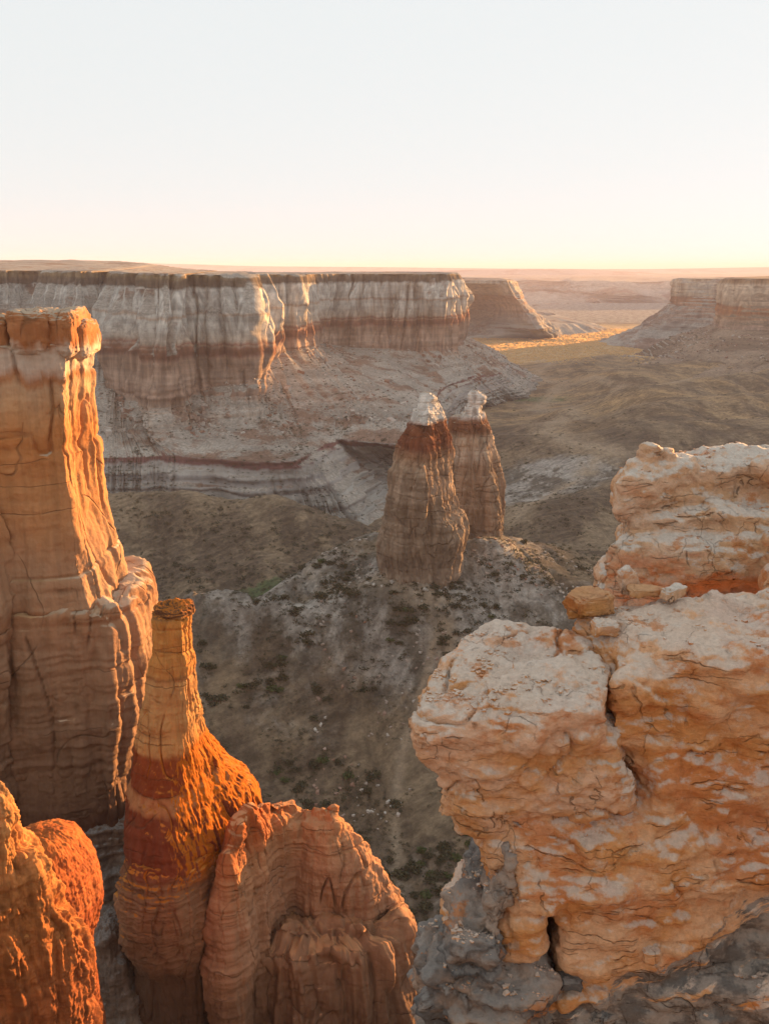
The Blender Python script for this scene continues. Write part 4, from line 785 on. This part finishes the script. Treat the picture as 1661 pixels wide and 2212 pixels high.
h_mat = hero_mat('weathered_sandstone', HW, HP, HO, HR)
h_mat2 = hero_mat('sandstone_base', HW, (.70, .39, .215), (.64, .28, .095), (.56, .18, .05), wtop=.55, ored=.7, grey=(-17.1, -16.2, .47))
h_mat3 = hero_mat('pale_sandstone', (.64, .57, .50), (.68, .44, .29), (.64, .36, .19), (.62, .36, .19), wtop=.75, ored=.7)
g_mat = hero_mat('grey_crumbly_rock', (.34, .305, .275), (.36, .265, .205), (.12, .11, .105), (.46, .27, .16), wtop=.4, ored=.3)
T = thing('rock_outcrop', (3.2, 17.5, -12), 'large pale and orange sandstone outcrop filling the lower right foreground, with a deep vertical crack', 'rock outcrop')
def pp(*l): return [P(*a)[:2] for a in l]
# left block (nose)
F1 = Field((-.3, 14.4, -12.6), (6.2, 21.2, -6.6), .05)
c1 = pp((884, 1520, -8.35), (905, 1575, -8.6), (1010, 1592, -8.75), (1150, 1606, -8.8), (1280, 1580, -8.7), (1315, 1520, -8.4), (1316, 1450, -8.0), (1270, 1385, -7.7), (1160, 1332, -7.5), (1060, 1340, -7.6), (985, 1372, -7.8), (925, 1450, -8.1))
F1.slab(c1, -9.05, -8.15, .3, (2.2, 17., .10, .24), .1)
for (a, b, z, r) in ((1090, 1375, -7.75, (.5, .45, .26)), (1000, 1430, -8.1, (.35, .4, .2)), (1200, 1375, -7.7, (.4, .4, .22)), (950, 1540, -8.7, (.3, .35, .22))): F1.blob(P(a, b, z), r, .12)
lens = pp((1030, 1500, -8.0), (1060, 1560, -8.6), (1170, 1600, -8.85), (1290, 1570, -8.7), (1305, 1480, -8.0), (1250, 1410, -7.7), (1120, 1420, -7.8))
F1.slab(lens, -9.1, -7.95, .30, (3.4, 16.8, .02, .22), .04, grow=.05)
c2 = pp((903, 1590, -9.0), (940, 1632, -9.3), (1060, 1668, -9.5), (1200, 1675, -9.6), (1335, 1650, -9.6), (1345, 1590, -9.2), (1316, 1450, -8.2), (1160, 1345, -7.9), (960, 1440, -8.4))
F1.slab(c2, -9.85, -8.85, .3, k=.2)
c3 = pp((952, 1650, -9.9), (958, 1700, -10.1), (1060, 1740, -10.3), (1200, 1745, -10.4), (1358, 1720, -10.3), (1352, 1610, -9.6), (1310, 1500, -8.9), (1100, 1450, -8.8), (970, 1520, -9.2))
F1.slab(c3, -10.9, -9.4, .5, k=.3)
c4 = pp((985, 1745, -10.9), (1030, 1785, -11.1), (1120, 1800, -11.2), (1300, 1800, -11.3), (1376, 1770, -11.1), (1355, 1660, -10.4), (1200, 1600, -10.2), (1000, 1620, -10.2))
F1.slab(c4, -11.5, -10.2, .55, k=.35)
F1.blob(P(1290, 1640, -9.6) + np.array([0, .35, 0]), (.34, .45, .36), .06)
F1.blob(P(1335, 1720, -10.4) + np.array([0, .3, 0]), (.24, .4, .34), .05)
put(T, F1.mesh('left_block', h_mat, dd=hero_disp(seed=100), dd2=fine_disp))
# right block, shelf, columns
F2 = Field((1.4, 14.2, -19.5), (12.4, 22.6, -5.4), .06)
d1 = pp((1330, 1478, -7.95), (1420, 1492, -8.1), (1540, 1480, -8.1), (1661, 1500, -8.2), (1900, 1520, -8.3)) + [(12.2, 15.2), (12.2, 21.8), (9.5, 21.6)] + pp((1661, 1215, -6.4), (1580, 1222, -6.5), (1480, 1276, -6.9), (1300, 1285, -7.1), (1240, 1318, -7.3), (1268, 1372, -7.6), (1318, 1430, -7.8))
F2.slab(d1, -9.4, -7.75, .34, (5, 16.8, .07, .20), .1)
F2.slab(pp((1290, 1310, -7.1), (1420, 1420, -7.5), (1560, 1450, -7.6), (1800, 1440, -7.5)) + [(12, 16.5), (12, 21.4)] + pp((1661, 1222, -6.35), (1560, 1240, -6.5), (1400, 1275, -6.8)), -8.6, -7.35, .25, (5, 17.3, .09, .14), .16)
d2 = pp((1336, 1600, -9.5), (1440, 1650, -9.8), (1560, 1650, -9.75), (1661, 1640, -9.7), (1900, 1640, -9.7)) + [(12.2, 15.2), (12.2, 21.)] + pp((1500, 1400, -8.), (1330, 1440, -8.2))
F2.slab(d2, -10.9, -8.5, .5, k=.5, grow=.05)
d3 = pp((1385, 1760, -10.9), (1450, 1800, -11.1), (1560, 1790, -11.1), (1661, 1770, -11), (1900, 1760, -11)) + [(12.2, 15.), (12.2, 21.)] + pp((1500, 1500, -9.2), (1380, 1560, -9.6))
F2.slab(d3, -12.2, -9.8, .5, k=.5)
F2.slab(pp((1052, 1802, -11.4), (1120, 1822, -11.5), (1400, 1822, -11.5), (1661, 1800, -11.3), (1900, 1790, -11.2)) + [(12.2, 15.4), (12.2, 20.6), (2.9, 20.6)], -12.4, -10.8, .3, k=.3)
F2.slab(pp((1088, 1860, -11.8), (1160, 1890, -12.), (1400, 1885, -12.), (1661, 1845, -11.75), (1900, 1830, -11.6)) + [(12.2, 15.4), (12.2, 20.6), (2.9, 20.6)], -12.5, -11.2, .4, k=.5)
n1 = pp((1100, 1915, -12.15), (1165, 1958, -12.5), (1290, 1966, -12.6), (1400, 1950, -12.5), (1530, 1925, -12.3), (1661, 1885, -12.1), (1900, 1850, -12)) + [(12.2, 15.), (12.2, 20.6), (2.9, 20.6)]
F2.slab(n1, -12.8, -11.95, .42, (5, 16, .06, .0), k=.45)
k1 = pp((1068, 1960, -13.2), (1085, 2060, -13.9), (1145, 2085, -14.1), (1162, 1990, -13.3)) + [(2.9, 17.9), (2.3, 17.9)]
F2.slab(k1, -14.9, -12.4, .22, k=.12)
k2 = pp((1212, 2010, -13.4), (1240, 2070, -13.9), (1330, 2075, -13.9), (1440, 2040, -13.7), (1560, 1990, -13.3), (1700, 1960, -13.2)) + [(12.2, 15.2), (12.2, 20.4), (4.0, 20.4), (3.1, 18.4)]
F2.slab(k2, -14.5, -12.4, .3, (5, 16, .08, 0), k=.16)
b1 = pp((1175, 2140, -14.9), (1250, 2135, -14.9), (1440, 2140, -14.9), (1661, 2080, -14.6), (1900, 2040, -14.5)) + [(12.2, 14.6), (12.2, 20.4), (3.3, 20.4), (2.9, 17.4)]
F2.slab(b1, -16.2, -14.25, .3, (5, 15.5, .10, .05), k=.1)
b2_ = pp((1180, 2200, -15.6), (1400, 2230, -15.8), (1661, 2190, -15.6), (1900, 2140, -15.5)) + [(12.2, 14.4), (12.2, 20.4), (2.6, 20.4), (2.5, 17.0)]
F2.slab(b2_, -19.3, -15.35, .25, (5, 15, .05, .04), k=.06)
F2.slab([(1.8, 17.2), (2.9, 15.9), (3.4, 16.6), (12, 16), (12, 20.5), (2, 20.5)], -19.3, -14.6, .3, k=.1)
for (a, b, z, r) in ((1230, 2160, -15.1, (.3, .3, .2)), (1290, 2150, -15., (.38, .3, .2)), (1460, 2040, -13.9, (.4, .35, .18)), (1530, 2190, -15.4, (.5, .3, .22))): F2.blob(P(a, b, z), r, .06)
F2.blob(P(1185, 2030, -13.9) + np.array([0, .5, 0]), (.22, 1.1, .95), cut=True)
put(T, F2.mesh('right_block', h_mat2, dd=hero_disp(seed=200, big=.16, crack=.12), dd2=fine_disp))
# grey crumbling rock under the left block
F3 = Field((-.6, 15.2, -20.5), (4.0, 20.5, -10.9), .05)
for (z1_, z0_, l) in ((-11.3, -12.6, [(1090, 1812), (1080, 1845), (1088, 1880), (1110, 1890), (1110, 1840)]), (-12.2, -13.4, [(1068, 1880), (1046, 1910), (1032, 1955), (1070, 1990), (1100, 1950)]), (-13.0, -14.6, [(1000, 1965), (968, 2015), (980, 2070), (1060, 2090), (1090, 2060)]),
                      (-14.0, -16., [(950, 2055), (920, 2110), (920, 2165), (1010, 2200), (1180, 2170)]), (-15.2, -20.3, [(910, 2150), (922, 2225), (965, 2300), (1180, 2300)])):
    zm = (z1_ * .6 + z0_ * .4)
    F3.slab([P(a, b, zm)[:2] for a, b in l] + [(3.3, 18.2), (3.4, 19.2), (2.75 + (zm + 11.8) * .32, 18.9)], z0_, z1_, .35, (2, 17, -.02, .1), .15)
put(T, F3.mesh('crumbling_foot', g_mat, dd=hero_disp(seed=300, big=.26, rough=.26, flake=.14, crack=.10, cs=(.4, .4, .35), ledge=.06), dd2=fine_disp))
# ---- block standing behind, on the right
T = thing('sandstone_block', (7.5, 24, -8.5), 'pale rounded sandstone block with a knobbly top left corner, behind the big cracked outcrop', 'rock block')
F4 = Field((3.9, 20.4, -10.4), (15.2, 28.5, -3.2), .065)
a1_ = pp((1326, 1085, -5.9), (1345, 1108, -6.1), (1420, 1118, -6.3), (1520, 1100, -6.2), (1661, 1100, -6.2), (1900, 1100, -6.2)) + [(15, 22.5), (15, 25.8), (7.4, 25.8)] + pp((1400, 975, -4.8), (1345, 1030, -5.4))
F4.slab(a1_, -6.35, -5.0, .42, (7, 24, .06, -.08), .1)
F4.slab(pp((1345, 1020, -5.2), (1400, 1050, -5.5), (1490, 1060, -5.7), (1560, 1040, -5.6), (1661, 1060, -5.6), (1900, 1040, -5.6)) + [(15, 23.4), (15, 25.6), (8, 25.6)] + pp((1440, 975, -4.7)), -5.6, -4.85, .3, (7, 24, .05, -.06), .16)
F4.slab(pp((1342, 1135, -6.5), (1420, 1160, -6.8), (1560, 1170, -6.9), (1900, 1180, -7)) + [(15, 22), (15, 26), (7.9, 26)] + pp((1365, 1100, -6.1)), -7.0, -6.1, .3, k=.12)
F4.slab(pp((1330, 1180, -7.1), (1298, 1235, -7.7), (1420, 1270, -8), (1600, 1270, -8), (1900, 1260, -8)) + [(15, 22), (15, 26), (7.5, 26)], -8.1, -6.7, .5, k=.14)
F4.slab(pp((1278, 1275, -8.3), (1400, 1330, -8.9), (1900, 1320, -9)) + [(15, 21.5), (15, 26), (7.1, 26)], -10.2, -7.6, .6, k=.2)
F4.slab(pp((1512, 1105, -6.3), (1530, 1140, -6.6), (1640, 1150, -6.7), (1800, 1150, -6.7)) + [(12, 23.5), (8.6, 24)], -6.75, -5.95, .3, k=.03)
F4.slab(pp((1478, 1180, -7.), (1500, 1208, -7.3), (1620, 1200, -7.2), (1640, 1170, -7.)) + [(9.6, 24), (7.8, 24)], -7.4, -6.95, .12, k=.03)
for (a, b, dx, r) in ((1402, 976, -.3, (.32, .32, .25)), (1398, 1005, -.2, (.42, .4, .26)), (1362, 1040, .1, (.34, .4, .28)), (1385, 1030, 0, (.3, .3, .25)), (1358, 1085, .2, (.3, .4, .3)), (1436, 984, -.2, (.2, .2, .16))): F4.blob(PD(a, b, 24.2 + dx), r, .08)
F4.slab(pp((1650, 1215, -7.3), (1635, 1190, -7.1), (1660, 1150, -6.8), (1760, 1160, -6.8), (1760, 1230, -7.4)), -7.6, -6.6, .3, k=.02)
put(T, F4.mesh('block_body', h_mat3, dd=hero_disp(seed=400, big=.18, cs=(1.2, 1.2, .9), crack=.08, flake=.08), dd2=fine_disp))

# ---- loose stones lying on the outcrop
def loose(px, py, z, rad, mat, seed, label, rot=0., name='loose_stone', p=3.2, tilt=0., cat='stone'):
    c = P(px, py, z); o = stone(name, c, rad, mat, seed=seed, rot=rot, n=40, p=p + 2.5, low=.34, rough=.16, crack=.06, tilt=tilt)
    L = np.array(c); me = o.data; a = np.empty(len(me.vertices) * 3, f32); me.vertices.foreach_get('co', a); me.vertices.foreach_set('co', (a.reshape(-1, 3) - L.astype(f32)).ravel()); o.location = L
    tag(o, label, cat)
o_mat = hero_mat('iron_stained_stone', (.60, .38, .24), (.56, .28, .12), (.54, .24, .07), (.46, .15, .04), wtop=.3, ored=.8)
loose(1275, 1300, -7.05, (.46, .34, .22), o_mat, 3, 'rounded orange boulder where the cracked outcrop meets the pale block', .3)
loose(1242, 1322, -7.3, (.16, .14, .12), o_mat, 5, 'small orange stone tucked under the left end of the orange boulder')
loose(1356, 1255, -6.75, (.20, .16, .28), h_mat3, 7, 'upright white stone with a pointed top, behind the orange boulder', .2, tilt=.25)
loose(1395, 1276, -6.85, (.40, .22, .09), o_mat, 9, 'flat rusty slab beside the upright white stone')
loose(1452, 1280, -6.8, (.27, .15, .12), h_mat3, 11, 'elongated cream stone lying on the pale shelf', .5, tilt=.15)
loose(1305, 1356, -7.35, (.28, .22, .14), h_mat, 13, 'square cream and orange stone at the head of the deep crack', .1)
loose(1510, 2168, -15.25, (.22, .2, .34), o_mat, 15, 'small upright rusty orange stone at the bottom edge of the photo')
loose(1318, 2190, -15.5, (.3, .18, .1), g_mat, 17, 'flat grey flake at the bottom, left of the rusty orange stone', .4)
loose(1230, 2118, -14.6, (.26, .2, .13), g_mat, 19, 'grey tan stone at the foot of the dark cleft')
loose(1405, 2060, -13.9, (.2, .16, .13), h_mat2, 21, 'tan stone on the grey ledge below the overhang')
loose(1632, 2148, -15., (.2, .16, .14), g_mat, 23, 'round grey stone on the ledge near the lower right edge')

# chips and grit lying on the ledges
r_ = np.random.default_rng(8); cube8 = np.array([[a, b, c] for a in (-1, 1) for b in (-1, 1) for c in (-1, 1)], float); cq8 = np.array([[0, 1, 3, 2], [4, 6, 7, 5], [0, 4, 5, 1], [2, 3, 7, 6], [0, 2, 6, 4], [1, 5, 7, 3]])
Vc, Qc = [], []
for V_, N_ in tops:
    dn = fbm(V_, (.9, .9, .9), 3, 66); ok = np.where(dn > .12)[0]
    for i in r_.choice(ok, min(len(ok), 420), replace=False):
        s_ = .012 + .055 * r_.random() ** 3; v = cube8 * r_.uniform(.4, 1, (8, 3)) * s_ * np.array([1.2, .9, .5]); a = r_.uniform(0, 6.28); c_, q_ = math.cos(a), math.sin(a)
        Vc.append(np.stack([v[:, 0] * c_ - v[:, 1] * q_, v[:, 0] * q_ + v[:, 1] * c_, v[:, 2] + s_ * .3], 1) + V_[i]); Qc.append(cq8 + 8 * (len(Qc)))
o = mesh_raw('rock_chips', np.concatenate(Vc), quads=np.concatenate(Qc), mat=h_mat, smooth=False); tag(o, 'small angular chips and grit lying on the ledges of the outcrop', kind='stuff')
# ---------------------------------------------------------------- plants
rng = np.random.default_rng(5)
def leafy(name, cols, trans=.3):
    m = M(name, .9, .1)
    r = m.n.new('ShaderNodeObjectInfo').outputs['Random']
    c = m.mix(m.noise(3., 2), cols[0], cols[1]); m.color(c)
    if trans:
        t = m.n.new('ShaderNodeBsdfTranslucent'); m.inp(t.inputs[0], m.mix(.5, cols[0], cols[1])); x = m.n.new('ShaderNodeMixShader'); x.inputs[0].default_value = trans
        m.L(m.b.outputs[0], x.inputs[1]); m.L(t.outputs[0], x.inputs[2]); m.L(x.outputs[0], m.out.inputs[0])
    return m
# dry grass over the plain: tussocks of upright blades, thinning towards the slopes
n = 130000
D = 560 * (1600 / 560) ** rng.random(n) ** .8; px = rng.uniform(930, 1480, n); gx = (px - CX) / FPX * (D * CT + 100 * ST); gy = D
den = fbm(np.stack([gx, gy, 0 * gx], 1), (60, 90, 1), 3, 91); keep = (den > .0 - .5 * sstep(950, 1150, D)) & (rng.random(n) < .24 * sstep(880, 1060, D)); gx, gy = gx[keep], gy[keep]; n = len(gx)
gzz = ground_z(gx, gy)
sz = rng.uniform(.5, 1.1, n) * np.clip(gy / 900, .8, 1.4); an = rng.uniform(0, math.pi, n)
Vs, Qs = [], []
for k in range(2):
    a = an + k * 1.5; cx_, sy_ = np.cos(a) * sz * 1.2, np.sin(a) * sz * 1.2
    lx = rng.normal(0, .2, n) * sz
    Vs.append(np.stack([np.stack([gx - cx_, gy - sy_, gzz - .2], 1), np.stack([gx + cx_, gy + sy_, gzz - .2], 1), np.stack([gx + cx_ * .9 + lx, gy + sy_ * .9, gzz + sz * .62], 1), np.stack([gx - cx_ * .7 + lx, gy - sy_ * .7, gzz + sz * .5], 1)], 1))
V = np.concatenate(Vs).reshape(-1, 3)
dry = leafy('dry_grass', ((.74, .52, .27), (.62, .44, .22)), .6)
o = mesh_raw('dry_grass', V, quads=np.arange(len(V)).reshape(-1, 4), mat=dry, smooth=False); tag(o, 'dry golden grass over the valley plain', kind='stuff')
# shrubs: a few leaf-clump meshes, each plant its own object
def shrub_mesh(name, seed, nl=150, mat=None):
    r = np.random.default_rng(seed); d = r.normal(size=(nl, 3)); d /= np.linalg.norm(d, axis=1, keepdims=True); d[:, 2] = np.abs(d[:, 2])
    rad = r.uniform(.35, 1., nl)[:, None] * (1 + .35 * fbm(d * 2, oct=2, seed=seed))[:, None]; c = d * rad * np.array([1, 1, .72])
    a = r.normal(size=(nl, 3)); a /= np.linalg.norm(a, axis=1, keepdims=True); b = np.cross(a, r.normal(size=(nl, 3))); b /= np.linalg.norm(b, axis=1, keepdims=True); s = r.uniform(.12, .26, nl)[:, None]
    V = np.stack([c - a * s, c + b * s * .7, c + a * s, c - b * s * .7], 1).reshape(-1, 3)
    st = []
    for k in range(7):      # stems
        q = r.uniform(0, 6.28); e = np.array([math.cos(q) * .6, math.sin(q) * .6, .5]); w_ = np.array([-math.sin(q), math.cos(q), 0]) * .03
        st += [-w_, w_, e + w_ * .5, e - w_ * .5]
    V = np.concatenate([V, np.array(st)])
    o = mesh_raw(name, V, quads=np.arange(len(V)).reshape(-1, 4), mat=mat, smooth=False, link=False); return o.data
sh_a = leafy('shrub_leaves', ((.075, .072, .04), (.05, .052, .03)), .15); sh_g = leafy('green_shrub_leaves', ((.06, .085, .03), (.085, .10, .04)), .2)
protos = [shrub_mesh('shrub', s, 150, sh_a) for s in range(5)] + [shrub_mesh('green_shrub', s + 9, 170, sh_g) for s in range(3)]
cand = []
def scatter(n, x0, x1, y0, y1, smin_, smax, thr=-9, zone='slope'):
    k = 0
    while k < n:
        px, py = rng.uniform(x0, x1), rng.uniform(y0, y1)
        d = ray(px, py); t = 60.
        z = None
        for _ in range(60):      # march the sight line down to the ground
            q = d * t; g = float(ground_z(q[0], q[1])[0]); h = q[2] - g
            if h < .15: break
            t += max(h * .8, .2)
        if t > 900: k += 1; continue
        dn = float(fbm(np.array([[q[0], q[1], 0]]), (16, 16, 1), 3, 93)[0])
        if dn > thr: cand.append((q[0], q[1], g, smin_ + (smax - smin_) * rng.random() ** 1.7, zone))
        k += 1
scatter(1500, 430, 1060, 1370, 2080, .45, 1.5, -.02, 'near')
scatter(200, 500, 800, 1230, 1400, .4, 1., -.3, 'gully')
scatter(600, 225, 800, 1095, 1340, .5, 1.5, -.03, 'hill')
scatter(700, 830, 1340, 1200, 1440, .45, 1.2, -.03, 'saddle')
scatter(160, 1080, 1380, 870, 1200, .6, 1.5, -.1, 'plain')
cand.sort(key=lambda c: -(c[3] / c[1]))
ZL = {'near': 'small dark shrub on the grey clay slope below the twin spires', 'gully': 'small shrub in the green gully left of the twin spires', 'hill': 'small dark shrub on the rounded brown hill behind the tall tower',
      'saddle': 'small dark shrub on the pale saddle and slope around the foot of the twin spires', 'plain': 'low scrub bush out on the grassy valley plain'}
for k, (x, y, z, s, zone) in enumerate(cand[:290]):
    me = protos[5 + k % 3] if zone == 'gully' or k % 9 == 0 else protos[k % 5]
    o = bpy.data.objects.new('shrub', me); COL.objects.link(o); o.location = (x, y, z - .05 * s); o.scale = (s, s * rng.uniform(.8, 1.2), s * rng.uniform(.7, 1.1)); o.rotation_euler = (0, 0, rng.uniform(0, 6.28))
    tag(o, ZL[zone], 'shrub', 'desert shrubs, ' + {'near': 'grey slope', 'gully': 'green gully', 'hill': 'brown hill', 'saddle': 'spire foot', 'plain': 'plain'}[zone])
rest = [c[:4] for c in cand[290:]]
def rnd_ground(n, x0, x1, y0, y1, a, b):
    x = rng.uniform(x0, x1, n * 2); y = rng.uniform(y0, y1, n * 2); k_ = fbm(np.stack([x, y, 0 * x], 1), (13, 13, 1), 3, 95) > -.1; x, y = x[k_][:n], y[k_][:n]; n = len(x); z = ground_z(x, y); return list(zip(x, y, z, rng.uniform(a, b, n)))
rest += rnd_ground(5200, -60, 60, 120, 215, .14, .5) + rnd_ground(3500, -120, 60, 215, 345, .2, .7) + rnd_ground(3500, 30, 190, 150, 420, .2, .7) + rnd_ground(1500, 0, 420, 420, 900, .3, .9)
def on_skin(name, n, t0, t1, a, b, half=.5, seed=1):
    G, tp = SKIN[name]; r = np.random.default_rng(seed); rows = np.where((tp > t0) & (tp < t1))[0]; N = len(rows)
    i = rows[r.integers(0, N, n * 3)]; j = r.integers(0, G.shape[1], n * 3); p = G[i, j]
    dd_ = fbm(p, (22, 22, 22), 3, seed + 5); ok = (dd_ > -.12) & (p[:, 1] > 60) & (np.abs(p[:, 0] / np.maximum(p[:, 1], 1)) < .6); p = p[ok][:n]
    return [(q[0], q[1], q[2], s_) for q, s_ in zip(p, r.uniform(a, b, len(p)))]
rest += on_skin('canyon_wall', 5200, 5.1, 8., .3, 1.0, seed=4) + on_skin('right_mesa', 3000, 3.2, 5., .5, 1.6, seed=6)
Vb = []
for k in range(5):
    me = protos[k]; a = np.empty(len(me.vertices) * 3, f32); me.vertices.foreach_get('co', a); Vb.append(a.reshape(-1, 4, 3)[::5].reshape(-1, 3) * np.array([1.15, 1.15, 1.1]))
allV = []
for k, (x, y, z, s) in enumerate(rest):
    q = rng.uniform(0, 6.28); b = Vb[k % 5]; c_, s_ = math.cos(q) * s, math.sin(q) * s
    allV.append(np.stack([b[:, 0] * c_ - b[:, 1] * s_ + x, b[:, 0] * s_ + b[:, 1] * c_ + y, b[:, 2] * s * .8 + z], 1))
V = np.concatenate(allV); o = mesh_raw('scrub', V, quads=np.arange(len(V)).reshape(-1, 4), mat=sh_a, smooth=False); tag(o, 'sparse low scrub dotted over the slopes and the plain', kind='stuff')


# fallen blocks and rubble on the skirts
rb = on_skin('canyon_wall', 2600, 4.9, 6.3, .25, .9, seed=14) + on_skin('canyon_wall', 200, 5., 6.4, 1., 2.3, seed=15) + on_skin('right_mesa', 1500, 3., 4.4, .5, 1.8, seed=16)
rb += [(x, y, z, s) for x, y, z, s in rnd_ground(700, -15, 60, 150, 215, .12, .5)]
cube = np.array([[a, b, c] for a in (-1, 1) for b in (-1, 1) for c in (-1, 1)], float); cq = np.array([[0, 1, 3, 2], [4, 6, 7, 5], [0, 4, 5, 1], [2, 3, 7, 6], [0, 2, 6, 4], [1, 5, 7, 3]])
Vr, Qr = [], []
for k, (x, y, z, s) in enumerate(rb):
    a = rng.uniform(0, 6.28); v = cube * rng.uniform(.45, 1., (8, 3)) * s * np.array([1, .8, .6]); c_, s_ = math.cos(a), math.sin(a)
    Vr.append(np.stack([v[:, 0] * c_ - v[:, 1] * s_ + x, v[:, 0] * s_ + v[:, 1] * c_ + y, v[:, 2] + v[:, 0] * .3 + z + s * .15], 1)); Qr.append(cq + 8 * k)
rm = M('rubble_rock'); rm.color(rm.mix(rm.remap(rm.noise(.05, 4, .6), .42, .58), (.42, .38, .34), (.24, .14, .10)))
o = mesh_raw('rubble', np.concatenate(Vr), quads=np.concatenate(Qr), mat=rm, smooth=False); tag(o, 'fallen pale and reddish blocks scattered over the skirts below the cliffs', kind='stuff')
